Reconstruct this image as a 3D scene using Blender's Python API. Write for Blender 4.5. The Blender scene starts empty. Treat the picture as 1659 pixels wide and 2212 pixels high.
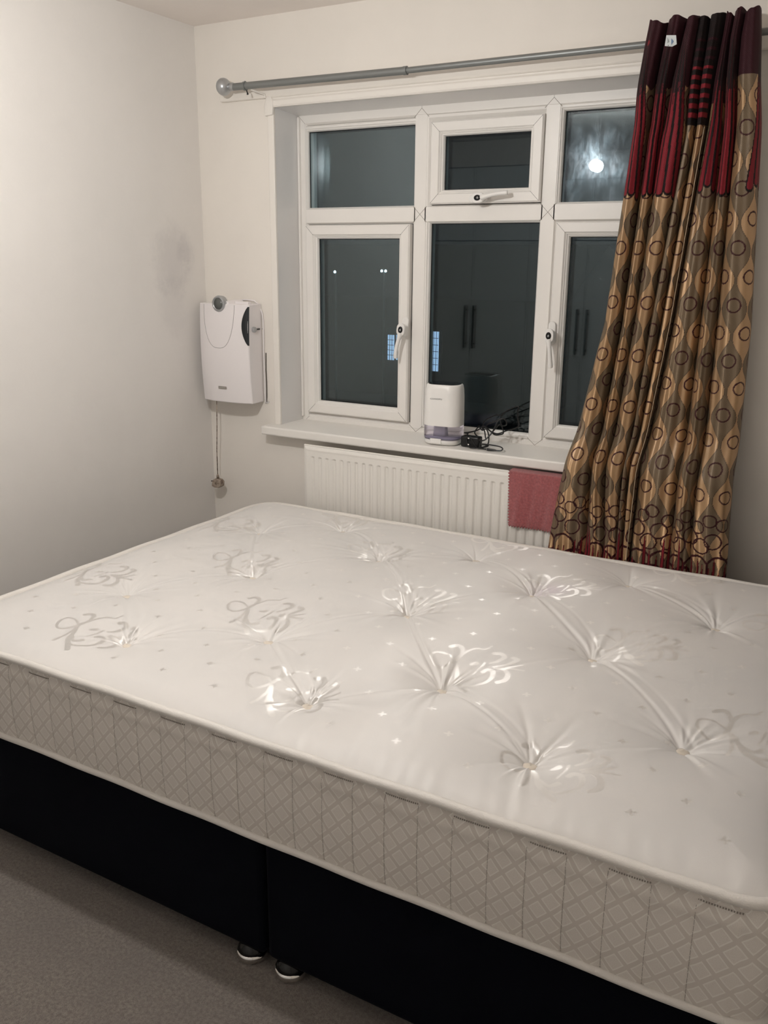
import bpy, bmesh, math, random
import numpy as np
from mathutils import Vector, Matrix

C = bpy.context.scene
COL = C.collection
random.seed(5); RNG = np.random.default_rng(5)
PI = math.pi

# ------------------------------------------------------------------ camera
F_PX = 1912.06
R = Vector((0.86835866, 0.49585488, 0.00901034))
U = Vector((-0.14383191, 0.23441294, 0.96143796))
FW = Vector((-0.47462156, 0.83616895, -0.27487426))
cd = bpy.data.cameras.new('camera'); cam = bpy.data.objects.new('camera', cd); COL.objects.link(cam)
cd.sensor_fit = 'HORIZONTAL'; cd.sensor_width = 36; cd.lens = F_PX / 1659 * 36; cd.clip_start = .02; cd.clip_end = 200
m = Matrix.Identity(4)
for i in range(3):
    m[i][0] = R[i]; m[i][1] = U[i]; m[i][2] = -FW[i]; m[i][3] = (2.51958365, -2.92231472, 1.57131056)[i]
cam.matrix_world = m
C.camera = cam

# ------------------------------------------------------------------ world, light, exposure
w = bpy.data.worlds.new('night'); C.world = w; w.use_nodes = True
w.node_tree.nodes['Background'].inputs[0].default_value = (.10, .13, .18, 1)
w.node_tree.nodes['Background'].inputs[1].default_value = .04
C.view_settings.view_transform = 'Standard'; C.view_settings.look = 'None'
C.view_settings.exposure = 0.0; C.view_settings.gamma = 1.0; C.view_settings.use_curve_mapping = False
BULB = (1.015, -1.60, 2.11)
BULB_R = .03
BULB_STRENGTH = 1040
BULB_COLOR = (1.0, .985, .96)

# ------------------------------------------------------------------ materials
def mat(name, color=(.8, .8, .8), rough=.5, metal=0, spec=.5, sheen=0, trans=0, ior=1.45, coat=0, emit=None, es=0):
    M = bpy.data.materials.new(name); M.use_nodes = True
    b = M.node_tree.nodes['Principled BSDF']
    b.inputs['Base Color'].default_value = (*color, 1); b.inputs['Roughness'].default_value = rough
    b.inputs['Metallic'].default_value = metal; b.inputs['Specular IOR Level'].default_value = spec
    b.inputs['Sheen Weight'].default_value = sheen; b.inputs['Transmission Weight'].default_value = trans
    b.inputs['IOR'].default_value = ior; b.inputs['Coat Weight'].default_value = coat
    if emit: b.inputs['Emission Color'].default_value = (*emit, 1); b.inputs['Emission Strength'].default_value = es
    return M
def nd(M, t, **kw):
    n = M.node_tree.nodes.new(t)
    for k, v in kw.items(): setattr(n, k, v)
    return n
def lk(M, a, b): M.node_tree.links.new(a, b)
def bsdf(M): return M.node_tree.nodes['Principled BSDF']
def coords(M, kind='Object'): return nd(M, 'ShaderNodeTexCoord').outputs[kind]
def noise(M, scale, detail=3, rough=.5, vec=None, dist=0):
    n = nd(M, 'ShaderNodeTexNoise'); n.inputs['Scale'].default_value = scale
    n.inputs['Detail'].default_value = detail; n.inputs['Roughness'].default_value = rough; n.inputs['Distortion'].default_value = dist
    lk(M, vec if vec is not None else coords(M), n.inputs['Vector']); return n.outputs['Fac']
def add_bump(M, h, strength, dist):
    b = nd(M, 'ShaderNodeBump'); b.inputs['Strength'].default_value = strength; b.inputs['Distance'].default_value = dist
    lk(M, h, b.inputs['Height'])
    prev = bsdf(M).inputs['Normal'].links
    if prev: lk(M, prev[0].from_socket, b.inputs['Normal'])
    lk(M, b.outputs[0], bsdf(M).inputs['Normal'])
def mixcol(M, fac, a, b):
    n = nd(M, 'ShaderNodeMix', data_type='RGBA')
    if isinstance(fac, (int, float)): n.inputs[0].default_value = fac
    else: lk(M, fac, n.inputs[0])
    for s, v in ((n.inputs[6], a), (n.inputs[7], b)):
        if isinstance(v, tuple): s.default_value = (*v, 1)
        else: lk(M, v, s)
    return n.outputs[2]
def math_(M, op, a, b=None, c=None, clamp=False):
    n = nd(M, 'ShaderNodeMath', operation=op, use_clamp=clamp)
    for i, v in enumerate((a, b, c)):
        if v is None: continue
        if isinstance(v, (int, float)): n.inputs[i].default_value = v
        else: lk(M, v, n.inputs[i])
    return n.outputs[0]
def ramp(M, f, a, b):
    n = nd(M, 'ShaderNodeMapRange', interpolation_type='SMOOTHSTEP'); lk(M, f, n.inputs[0])
    n.inputs[1].default_value = a; n.inputs[2].default_value = b; return n.outputs[0]

def wall_mat(name, col, stain=False):
    M = mat(name, col, .72, spec=.3)
    f = noise(M, 2.2, 4, .6)
    c = mixcol(M, ramp(M, f, .35, .7), col, tuple(v * .965 for v in col))
    if stain:
        co = coords(M)
        sp = nd(M, 'ShaderNodeSeparateXYZ'); lk(M, co, sp.inputs[0])
        y, z = sp.outputs[1], sp.outputs[2]
        def blob(y0, z0, sy, sz, lo=.3, hi=1.1):
            a = math_(M, 'POWER', math_(M, 'DIVIDE', math_(M, 'SUBTRACT', y, y0), sy), 2)
            b = math_(M, 'POWER', math_(M, 'DIVIDE', math_(M, 'SUBTRACT', z, z0), sz), 2)
            d = math_(M, 'SQRT', math_(M, 'ADD', a, b))
            d = math_(M, 'ADD', d, math_(M, 'MULTIPLY', math_(M, 'SUBTRACT', noise(M, 14, 5, .7), .5), 1.3))
            return math_(M, 'SUBTRACT', 1, ramp(M, d, lo, hi))
        s1 = blob(-.19, 1.56, .13, .16); s2 = blob(-.11, 1.59, .055, .085)
        s3 = blob(-.2, 1.38, .1, .16)
        t = math_(M, 'ADD', math_(M, 'MULTIPLY', s1, .17), math_(M, 'ADD', math_(M, 'MULTIPLY', s2, .17), math_(M, 'MULTIPLY', s3, .10)))
        c = mixcol(M, t, c, (.27, .255, .285))
    lk(M, c, bsdf(M).inputs['Base Color'])
    add_bump(M, noise(M, 9, 4, .6), .25, .006); add_bump(M, noise(M, 260, 2, .6), .12, .001)
    return M
M_WALL = wall_mat('wall paint', (.83, .785, .725)); M_WALL_L = wall_mat('left wall paint', (.80, .77, .735), True)
M_CEIL = wall_mat('ceiling paint', (.90, .835, .785))
M_UPVC = mat('white upvc', (.86, .83, .79), .32, spec=.4)
M_REVEAL = mat('plastic reveal', (.74, .725, .71), .22, spec=.6)
M_TRIM = mat('gloss trim paint', (.84, .80, .745), .4)
add_bump(M_TRIM, noise(M_TRIM, 40, 3), .2, .002)
M_SEAM = mat('grimy seam', (.16, .13, .10), .8)
M_GASKET = mat('black gasket', (.01, .01, .011), .6)
M_SILL = mat('white sill paint', (.84, .81, .765), .35)
add_bump(M_SILL, noise(M_SILL, 30, 3), .15, .002)
M_BLACK = mat('black plastic', (.008, .008, .009), .35)
M_WHITEPL = mat('white plastic', (.87, .85, .82), .3)
M_CHROME = mat('chrome', (.85, .84, .82), .08, metal=1)
M_GREYMET = mat('satin grey metal', (.235, .245, .24), .42, metal=.5)
M_SILVER = mat('silver plastic', (.45, .46, .47), .3, metal=.7)

def glass_mat(name, smear=False):
    M = bpy.data.materials.new(name); M.use_nodes = True; nt = M.node_tree; nt.nodes.clear()
    out = nd(M, 'ShaderNodeOutputMaterial'); tr = nd(M, 'ShaderNodeBsdfTransparent'); tr.inputs[0].default_value = (.93, .97, .98, 1)
    gl = nd(M, 'ShaderNodeBsdfGlossy'); gl.inputs['Roughness'].default_value = 0.0; gl.inputs[0].default_value = (.72, .79, .82, 1)
    fr = nd(M, 'ShaderNodeFresnel'); fr.inputs[0].default_value = 1.5
    mx = nd(M, 'ShaderNodeMixShader'); lk(M, fr.outputs[0], mx.inputs[0]); lk(M, tr.outputs[0], mx.inputs[1]); lk(M, gl.outputs[0], mx.inputs[2])
    last = mx.outputs[0]
    if smear:
        g2 = nd(M, 'ShaderNodeBsdfGlossy'); g2.inputs['Roughness'].default_value = .17; g2.inputs[0].default_value = (.8, .9, 1, 1)
        g2.distribution = 'GGX'
        mp = nd(M, 'ShaderNodeMapping'); mp.inputs['Scale'].default_value = (1, 1, .35); lk(M, coords(M), mp.inputs[0])
        f = noise(M, 38, 6, .75, mp.outputs[0], .8)
        f2 = noise(M, 9, 3, .6)
        k = math_(M, 'MULTIPLY', math_(M, 'MULTIPLY', ramp(M, f, .38, .75), ramp(M, f2, .3, .7)), .016)
        k = math_(M, 'ADD', k, .001)
        m2 = nd(M, 'ShaderNodeMixShader'); lk(M, k, m2.inputs[0]); lk(M, last, m2.inputs[1]); lk(M, g2.outputs[0], m2.inputs[2]); last = m2.outputs[0]
    lk(M, last, out.inputs[0]); return M
M_GLASS = glass_mat('window glass'); M_GLASS_S = glass_mat('smeared window glass', True)

# ------------------------------------------------------------------ geometry helpers
class MB:
    def __init__(s): s.v = []; s.f = []; s.mi = []; s.m = 0; s.sm = []; s.smooth = False
    def add(s, vs, fs):
        o = len(s.v); s.v += [tuple(p) for p in vs]
        for f in fs: s.f.append([i + o for i in f]); s.mi.append(s.m); s.sm.append(s.smooth)
    def box(s, a, b):
        x0, y0, z0 = a; x1, y1, z1 = b
        s.add([(x0,y0,z0),(x1,y0,z0),(x1,y1,z0),(x0,y1,z0),(x0,y0,z1),(x1,y0,z1),(x1,y1,z1),(x0,y1,z1)],
              [(0,3,2,1),(4,5,6,7),(0,1,5,4),(1,2,6,5),(2,3,7,6),(3,0,4,7)])
    def tube(s, pts, r, n=10, cap=True, closed=False):
        pts = [Vector(p) for p in pts]; k = len(pts); rr = r if isinstance(r, (list, tuple)) else [r] * k
        vs = []; up = None
        for i, p in enumerate(pts):
            if closed: d = pts[(i+1) % k] - pts[i-1]
            else: d = (pts[min(i+1, k-1)] - pts[max(i-1, 0)])
            if d.length < 1e-9: d = Vector((0, 0, 1))
            d.normalize()
            if up is None:
                up = Vector((0, 0, 1)) if abs(d.z) < .9 else Vector((0, 1, 0))
            a = d.cross(up)
            if a.length < 1e-6: a = d.orthogonal()
            a.normalize(); b = a.cross(d).normalized(); up = b
            for j in range(n):
                t = 2 * PI * j / n; vs.append(p + (a * math.cos(t) + b * math.sin(t)) * rr[i])
        fs = []
        for i in range(k if closed else k - 1):
            i2 = (i + 1) % k
            for j in range(n): fs.append((i*n+j, i*n+(j+1) % n, i2*n+(j+1) % n, i2*n+j))
        if cap and not closed: fs += [tuple(range(n))[::-1], tuple((k-1)*n + j for j in range(n))]
        s.add(vs, fs)
    def lathe(s, prof, o=(0, 0, 0), ax='z', n=32):
        vs = []; o = Vector(o)
        for r, h in prof:
            for j in range(n):
                t = 2 * PI * j / n; a, b = r * math.cos(t), r * math.sin(t)
                vs.append(o + (Vector((a, b, h)) if ax == 'z' else Vector((a, h, b)) if ax == 'y' else Vector((h, a, b))))
        k = len(prof); fs = []
        for i in range(k - 1):
            for j in range(n): fs.append((i*n+j, i*n+(j+1) % n, (i+1)*n+(j+1) % n, (i+1)*n+j))
        fs += [tuple(range(n))[::-1], tuple((k-1)*n + j for j in range(n))]
        s.add(vs, fs)
    def prism(s, outline, fn, t0, t1):
        n = len(outline); vs = [fn(p, t0) for p in outline] + [fn(p, t1) for p in outline]
        s.add(vs, [tuple(range(n))[::-1], tuple(range(n, 2*n))] + [(i, (i+1) % n, n+(i+1) % n, n+i) for i in range(n)])
    def ring(s, x0, x1, z0, z1, prof):
        """mitred rectangular frame; prof = closed list of (inset, y)"""
        vs = []
        for i, y in prof: vs += [(x0+i, y, z0+i), (x1-i, y, z0+i), (x1-i, y, z1-i), (x0+i, y, z1-i)]
        k = len(prof); fs = []
        for a in range(k):
            b = (a + 1) % k
            for j in range(4): fs.append((a*4+j, a*4+(j+1) % 4, b*4+(j+1) % 4, b*4+j))
        s.add(vs, fs)
    def build(s, name, mats, parent=None, smooth=None, bevel=0, seg=2, loc=None, angle=40):
        me = bpy.data.meshes.new(name); me.from_pydata(s.v, [], s.f)
        if not isinstance(mats, (list, tuple)): mats = [mats]
        for M in mats: me.materials.append(M)
        for p, mi, sm in zip(me.polygons, s.mi, s.sm): p.material_index = mi; p.use_smooth = sm or bool(smooth)
        bm = bmesh.new(); bm.from_mesh(me); bmesh.ops.recalc_face_normals(bm, faces=bm.faces); bm.to_mesh(me); bm.free()
        o = bpy.data.objects.new(name, me); COL.objects.link(o)
        if smooth: me.set_sharp_from_angle(angle=math.radians(angle))
        if bevel:
            bv = o.modifiers.new('bevel', 'BEVEL'); bv.width = bevel; bv.segments = seg; bv.limit_method = 'ANGLE'; bv.angle_limit = math.radians(35)
            bv.harden_normals = False
        if parent is not None: o.parent = parent; o.matrix_parent_inverse = Matrix.Translation(-Vector(parent.location))
        return o
def grid_obj(name, P, M, parent=None, cyclic=False, attrs=None, uv=None, flip=False):
    """P: (r,c,3) numpy"""
    r, c = P.shape[:2]; me = bpy.data.meshes.new(name)
    idx = np.arange(r * c).reshape(r, c)
    a = idx[:-1, :-1]; b = idx[:-1, 1:]; d = idx[1:, 1:]; e = idx[1:, :-1]
    q = np.stack([a, b, d, e], -1).reshape(-1, 4)
    if cyclic:
        q2 = np.stack([idx[:-1, -1], idx[:-1, 0], idx[1:, 0], idx[1:, -1]], -1); q = np.concatenate([q, q2])
    if flip: q = q[:, ::-1]
    me.vertices.add(r * c); me.vertices.foreach_set('co', P.reshape(-1).astype(np.float32))
    me.loops.add(q.size); me.loops.foreach_set('vertex_index', q.reshape(-1).astype(np.int32))
    me.polygons.add(len(q)); me.polygons.foreach_set('loop_start', np.arange(0, q.size, 4, dtype=np.int32))
    me.update(calc_edges=True)
    me.polygons.foreach_set('use_smooth', np.ones(len(q), dtype=bool))
    for k, A in (attrs or {}).items():
        if A.ndim == 3:
            at = me.attributes.new(k, 'FLOAT_COLOR', 'POINT'); col = np.ones((r * c, 4), np.float32); col[:, :3] = A.reshape(-1, 3); at.data.foreach_set('color', col.reshape(-1))
        else:
            at = me.attributes.new(k, 'FLOAT', 'POINT'); at.data.foreach_set('value', A.reshape(-1).astype(np.float32))
    if uv is not None:
        l = me.uv_layers.new(name='UVMap'); l.data.foreach_set('uv', uv.reshape(-1, 2)[q.reshape(-1)].reshape(-1).astype(np.float32))
    me.materials.append(M); me.update()
    o = bpy.data.objects.new(name, me); COL.objects.link(o)
    if parent is not None: o.parent = parent; o.matrix_parent_inverse = Matrix.Translation(-Vector(parent.location))
    return o
def thing(name, label, cat, loc, group=None):
    o = bpy.data.objects.new(name, None); COL.objects.link(o); o.location = loc; o.empty_display_size = .05
    o['label'] = label; o['category'] = cat
    if group: o['group'] = group
    return o
def tag(o, label, cat, group=None):
    o['label'] = label; o['category'] = cat
    if group: o['group'] = group
    return o
def struct(o): o['kind'] = 'structure'; return o
def sempty(name, loc):
    o = bpy.data.objects.new(name, None); COL.objects.link(o); o.location = loc; o['kind'] = 'structure'; return o

# ------------------------------------------------------------------ room shell
H = 2.425; XR = 2.78; YB = -3.86
WX0, WX1, WZ0, WZ1 = .379, 1.96, .896, 2.105            # window opening
def slab(name, boxes, M):
    b = MB()
    for q in boxes: b.box(*q)
    return struct(b.build(name, M))
wb = MB()                                                # window wall with its opening
wb.box((-.2, 0, 0), (WX0-.014, .28, H)); wb.box((WX1, 0, 0), (XR+.1, .28, H))
wb.box((WX0-.014, 0, 0), (WX1, .28, WZ0-.02)); wb.box((WX0-.014, 0, WZ1+.014), (WX1, .28, H))
struct(wb.build('wall_back', M_WALL))
slab('wall_left', [((-.2, -1.64, 0), (0, 0, H))], M_WALL_L)
slab('wall_alcove', [((-1.45, YB, 0), (-1.3, -1.49, H)), ((-1.3, -1.64, 0), (-.2, -1.49, H))], M_WALL)
slab('wall_right', [((XR, YB, 0), (XR+.1, 0, H))], M_WALL)
slab('wall_front', [((-1.45, YB-.1, 0), (XR+.1, YB, H))], M_WALL)
slab('ceiling', [((-1.45, YB-.1, H), (XR+.1, .28, H+.1))], M_CEIL)
M_CARPET = mat('taupe carpet', (.3, .26, .22), .95, spec=.1, sheen=.25)
_f = noise(M_CARPET, 520, 4, .8); _g = noise(M_CARPET, 7, 4, .6)
_m1 = noise(M_CARPET, 120, 4, .75)
_c = mixcol(M_CARPET, ramp(M_CARPET, math_(M_CARPET, 'ADD', math_(M_CARPET, 'MULTIPLY', _f, .5), math_(M_CARPET, 'MULTIPLY', _m1, .5)), .38, .62), (.185, .155, .135), (.43, .375, .325))
_c = mixcol(M_CARPET, math_(M_CARPET, 'MULTIPLY', ramp(M_CARPET, _g, .35, .65), .35), _c, (.24, .205, .19))
lk(M_CARPET, _c, bsdf(M_CARPET).inputs['Base Color'])
add_bump(M_CARPET, noise(M_CARPET, 300, 4, .8), .9, .006)
slab('floor', [((-1.45, YB-.1, -.1), (XR+.1, 0, 0))], M_CARPET)
for nm, a, b_ in (('baseboard_back', (0, -.018, 0), (XR, 0, .12)), ('baseboard_left', (0, -1.64, 0), (.018, -.018, .12)),
                 ('baseboard_right', (XR-.018, YB, 0), (XR, -.018, .12))):
    q = MB(); q.box(a, b_); struct(q.build(nm, M_TRIM, bevel=.006))

# ------------------------------------------------------------------ window
win = sempty('window_1', (1.17, .14, .9))
WY = .14
MX1, MX2, TZ = .922, 1.417, 1.731
fr = MB()
fr.ring(WX0, WX1, WZ0, WZ1, [(0, WY), (.033, WY), (.041, WY+.012), (.041, WY+.07), (0, WY+.07)])
def vbar(x, z0, z1, hw=.024):
    fr.prism([(x-hw, WY), (x+hw, WY), (x+hw+.007, WY+.012), (x+hw+.007, WY+.07), (x-hw-.007, WY+.07), (x-hw-.007, WY+.012)],
             lambda p, t: (p[0], p[1], t), z0, z1)
def hbar(z, x0, x1, hw=.025):
    fr.prism([(z-hw, WY), (z+hw, WY), (z+hw+.007, WY+.012), (z+hw+.007, WY+.07), (z-hw-.007, WY+.07), (z-hw-.007, WY+.012)],
             lambda p, t: (t, p[1], p[0]), x0, x1)
for x in (MX1, MX2): vbar(x, WZ0+.034, WZ1-.034)
for x0, x1 in ((WX0+.034, MX1-.02), (MX1+.02, MX2-.02), (MX2+.02, WX1-.034)): hbar(TZ, x0, x1)
for sx0, sx1, sz0, sz1 in ((.967, 1.391, 1.764, 2.044), (.418, .888, .951, 1.697), (1.453, 1.919, .951, 1.699)):
    fr.ring(sx0-.024, sx1+.024, sz0-.024, sz1+.024, [(0, WY+.0012), (.009, WY+.0006), (.0222, WY+.012), (.0222, WY+.06), (0, WY+.06)])
# weld seams of the frame
fr.m = 1
def seam(x0, z0, x1, z1, y=WY-.0004, wd=.0011, B=None):
    d = Vector((x1-x0, 0, z1-z0)); n_ = Vector((-d.z, 0, d.x)).normalized() * wd / 2
    a, b_ = Vector((x0, y, z0)), Vector((x1, y, z1))
    off = Vector((0, .0006, 0))
    vs = [a-n_, a+n_, b_+n_, b_-n_, a-n_+off, a+n_+off, b_+n_+off, b_-n_+off]
    (B or fr).add(vs, [(0,1,2,3), (4,7,6,5), (0,4,5,1), (1,5,6,2), (2,6,7,3), (3,7,4,0)])
for x in (MX1, MX2):
    for s in (-1, 1):
        seam(x, WZ1-.012, x + s*.03, WZ1-.042); seam(x, WZ0+.02, x + s*.03, WZ0+.046)
        seam(x, TZ, x + s*.028, TZ+.028); seam(x, TZ, x + s*.028, TZ-.028)
    seam(x, WZ1, x, WZ1-.012, wd=.0007); seam(x, WZ0, x, WZ0+.02, wd=.0007)
for z in (WZ0, WZ1):
    s = 1 if z == WZ0 else -1
    seam(WX0, z, WX0+.035, z+s*.035, wd=.0007); seam(WX1, z, WX1-.035, z+s*.035, wd=.0007)
fr.build('window_frame', [M_UPVC, M_SEAM], win)
BEADP = [(0, WY+.006), (.004, WY+.002), (.010, WY+.002), (.0125, WY+.006), (.0165, WY+.008), (.0195, WY+.014), (.0205, WY+.024), (0, WY+.024)]
def bead(x0, x1, z0, z1, dy=0, parent=None):
    b = MB(); b.smooth = False
    b.ring(x0, x1, z0, z1, [(i, y+dy) for i, y in BEADP])
    b.m = 1; b.ring(x0+.0185, x1-.0185, z0+.0185, z1-.0185, [(0, WY+.021+dy), (.0035, WY+.021+dy), (.0035, WY+.0255+dy), (0, WY+.0255+dy)])
    return b.build('glazing_bead', [M_UPVC, M_GASKET], parent)
def pane(x0, x1, z0, z1, dy=0, M=M_GLASS, parent=None):
    b = MB(); b.box((x0, WY+.024+dy, z0), (x1, WY+.028+dy, z1)); b.box((x0, WY+.046+dy, z0), (x1, WY+.050+dy, z1))
    return b.build('pane', M, parent)
def fixed(x0, x1, z0, z1, M=M_GLASS, lean=0):
    bead(x0-.0205, x1+.0205, z0-.0205, z1+.0205, 0, win); p = pane(x0-.012, x1+.012, z0-.012, z1+.012, 0, M, win)
    if lean:
        for v in p.data.vertices: v.co.y += lean * (v.co.z - (z0+z1)/2)
def sash(x0, x1, z0, z1, fw):
    b = MB(); dy = -.016
    b.ring(x0, x1, z0, z1, [(0, WY+dy+.006), (.005, WY+dy), (fw-.017, WY+dy), (fw-.012, WY+dy+.006), (fw-.012, WY+.06), (0, WY+.06)])
    b.m = 1
    b.ring(x0-.0017, x1+.0017, z0-.0017, z1+.0017, [(0, WY+.0105), (.003, WY+.0105), (.003, WY+.02), (0, WY+.02)])
    for cx, cz, sx, sz in ((x0, z0, 1, 1), (x1, z0, -1, 1), (x1, z1, -1, -1), (x0, z1, 1, -1)):
        seam(cx+sx*.004, cz+sz*.004, cx+sx*(fw-.014), cz+sz*(fw-.014), WY+dy-.0004, .0008, b)
    o = b.build('sash', [M_UPVC, M_GASKET], win)
    bead(x0+fw-.0205, x1-fw+.0205, z0+fw-.0205, z1-fw+.0205, dy+.004, o)
    pane(x0+fw-.012, x1-fw+.012, z0+fw-.012, z1-fw+.012, dy+.004, M_GLASS, o)
    return o
fixed(.42, .901, 1.761, 2.042)                                    # top left
fixed(1.455, 1.915, 1.761, 2.05, M_GLASS_S, .016)                 # top right
fixed(.963, 1.387, .955, 1.698)                                   # bottom middle
s_mid = sash(.967, 1.391, 1.764, 2.044, .050)
s_left = sash(.418, .888, .951, 1.697, .052)
s_right = sash(1.453, 1.919, .951, 1.699, .050)
def handle(parent, x, z, rot, flip=1):
    """espagnolette handle: base plate, boss with black lock button, long lever; rot about y"""
    y0 = WY-.016
    b = MB(); b.smooth = True
    def T(p, t):
        px, pz = p; c_, s_ = math.cos(rot), math.sin(rot); return (x + px*c_ + pz*s_, t, z - px*s_ + pz*c_)
    def stad(w_, h0, h1, n=10):
        return [(w_*math.cos(a), h1 + w_*math.sin(a)) for a in [PI*i/n for i in range(n+1)]] + [(w_*math.cos(a), h0 + w_*math.sin(a)) for a in [PI+PI*i/n for i in range(n+1)]]
    b.prism(stad(.0135, -.018, .035), T, y0, y0-.010)
    b.prism(stad(.0145, -.012, .006), T, y0-.010, y0-.030)
    b.prism(stad(.0175, -.006, .008), T, y0-.030, y0-.042)
    pts = []
    for i in range(13):
        t = i / 12; pz = -.012 - .098*t; px = flip * .010 * math.sin(t*PI*.5)
        q = T((px, pz), y0 - .036 - .006*math.sin(t*PI)); pts.append(q)
    b.tube(pts, [.0125, .0105, .0085, .0075] + [.0072]*6 + [.0078, .0085, .0078], 12)
    h = b.build('handle', M_WHITEPL, parent, smooth=True, bevel=.0025, angle=50)
    k = MB(); k.smooth = True
    k.prism([(.0095*math.cos(2*PI*i/20), .001+.0125*math.sin(2*PI*i/20)) for i in range(20)], T, y0-.0415, y0-.0438)
    k.m = 1; k.prism([(.004*math.cos(2*PI*i/12), .004*math.sin(2*PI*i/12)) for i in range(12)], T, y0-.0438, y0-.0450)
    lb = k.build('lock_button', [M_BLACK, M_SILVER], parent)
handle(s_left, .878, 1.312, 0.12, -1)
handle(s_right, 1.466, 1.318, -0.02, 1)
handle(s_mid, 1.178, 1.780, -PI/2 - .04, 1)

# reveal linings, sill, architrave, batten
def solid(name, verts8, M, bevel=0):
    b = MB(); b.add(verts8, [(0,3,2,1),(4,5,6,7),(0,1,5,4),(1,2,6,5),(2,3,7,6),(3,0,4,7)]); return struct(b.build(name, M, bevel=bevel))
solid('trim_1', [(.366,-.004,.912),(.373,-.004,.912),(.383,WY,.912),(.366,WY,.912),(.366,-.004,2.112),(.373,-.004,2.112),(.383,WY,2.105),(.366,WY,2.105)], M_REVEAL)
q = MB(); q.box((.383, .128, .93), (.392, .142, 2.095)); struct(q.build('trim_2', M_UPVC, bevel=.003))
solid('trim_3', [(.372,-.004,2.113),(1.97,-.004,2.113),(1.97,WY,2.100),(.383,WY,2.100),(.372,-.004,2.12),(1.97,-.004,2.12),(1.97,WY,2.12),(.383,WY,2.12)], M_REVEAL)
q = MB(); q.box((.345, -.010, .912), (.374, .004, 2.145)); struct(q.build('trim_4', M_TRIM, bevel=.004))
q = MB()                                                           # head architrave, a stepped moulding
q.prism([(0, 2.112), (-.010, 2.112), (-.014, 2.118), (-.014, 2.134), (-.009, 2.140), (-.009, 2.147), (0, 2.147)], lambda p, t: (t, p[0], p[1]), .352, 2.0)
struct(q.build('trim_5', M_TRIM, bevel=.0015))
q = MB(); q.prism([(0, 2.145), (-.013, 2.145), (-.017, 2.150), (-.017, 2.196), (-.012, 2.201), (0, 2.203)], lambda p, t: (t, p[0], p[1] + .004*math.sin(p[1]*0)), .128, 2.45)
struct(q.build('trim_6', M_WALL, bevel=.002))
q = MB(); q.smooth = True                                          # rounded block at the corner of the architrave
q.prism([(.338, 2.082), (.336, 2.12), (.346, 2.150), (.366, 2.152), (.378, 2.132), (.374, 2.085)], lambda p, t: (p[0], t, p[1]), 0, -.018)
struct(q.build('trim_7', M_TRIM, bevel=.005, seg=3))
SILLZ = .912
sb = MB(); sb.prism([(-.07, SILLZ-.004), (-.066, SILLZ), (WY+.002, SILLZ+.004), (WY+.002, SILLZ-.035), (-.066, SILLZ-.035), (-.07, SILLZ-.031)], lambda p, t: (t, p[0], p[1]), .320, 2.02)
sill = struct(sb.build('window_1_sill', M_SILL, bevel=.003)); sill.name = 'trim_8'

# ------------------------------------------------------------------ radiator
M_RAD = mat('radiator paint', (.83, .80, .75), .38)
add_bump(M_RAD, noise(M_RAD, 45, 5, .75), .35, .004)
RX0, RX1, RZ0, RZ1, RY = .546, 1.945, .265, .866, -.1
rad = thing('radiator', 'white ribbed panel radiator under the window sill', 'radiator', ((RX0+RX1)/2, -.07, RZ0))
xs = np.arange(RX0+.006, RX1-.005, .002); zs = np.concatenate([np.linspace(RZ0+.006, RZ0+.05, 16), np.linspace(RZ0+.054, RZ1-.06, 24), np.linspace(RZ1-.058, RZ1-.006, 40)])
X, Z = np.meshgrid(xs, zs)
pitch = .0333
ph = ((X - (RX0+.030)) / pitch) % 1.0
d = np.abs(ph - .5) * pitch                                         # 0 at channel centre
ch = 1 / (1 + np.exp((d - .0055) / .0012))
inside = ((X > RX0+.018) & (X < RX1-.018)).astype(float)
top = 1 / (1 + np.exp(((Z - (RZ1-.047)) / .0012))); bot = 1 / (1 + np.exp(-((Z - (RZ0+.047)) / .0012)))
Y = RY + .0065 * ch * inside * top * bot
edge = np.minimum.reduce([X-RX0-.006, RX1-.006-X, Z-RZ0-.006, RZ1-.006-Z])
Y = Y + .006 * np.exp(-np.maximum(edge, 0) / .003) - .0012 * np.exp(-((edge - .012)/.004)**2)
grid_obj('front_panel', np.stack([X, Y, Z], -1), M_RAD, rad)
rb = MB(); rb.box((RX0, RY+.007, RZ0), (RX1, RY+.014, RZ1)); rb.box((RX0+.01, RY+.014, RZ0+.01), (RX1-.01, RY+.05, RZ1-.015))
rb.build('back_shell', M_RAD, rad, bevel=.004)
for xb in (.75, 1.70):
    br = MB(); br.box((xb, -.052, .35), (xb+.04, -.020, .80)); br.build('wall_bracket', M_RAD, rad)
for xa, xb in ((RX0-.02, RX0+.01), (RX1+.02, RX1-.01)):
    vp = MB(); vp.smooth = True; vp.tube([(xa, -.07, .001), (xa, -.07, RZ0+.03), (xb, -.07, RZ0+.035)], .0075, 12); vp.build('pipe', M_RAD, rad)

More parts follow.
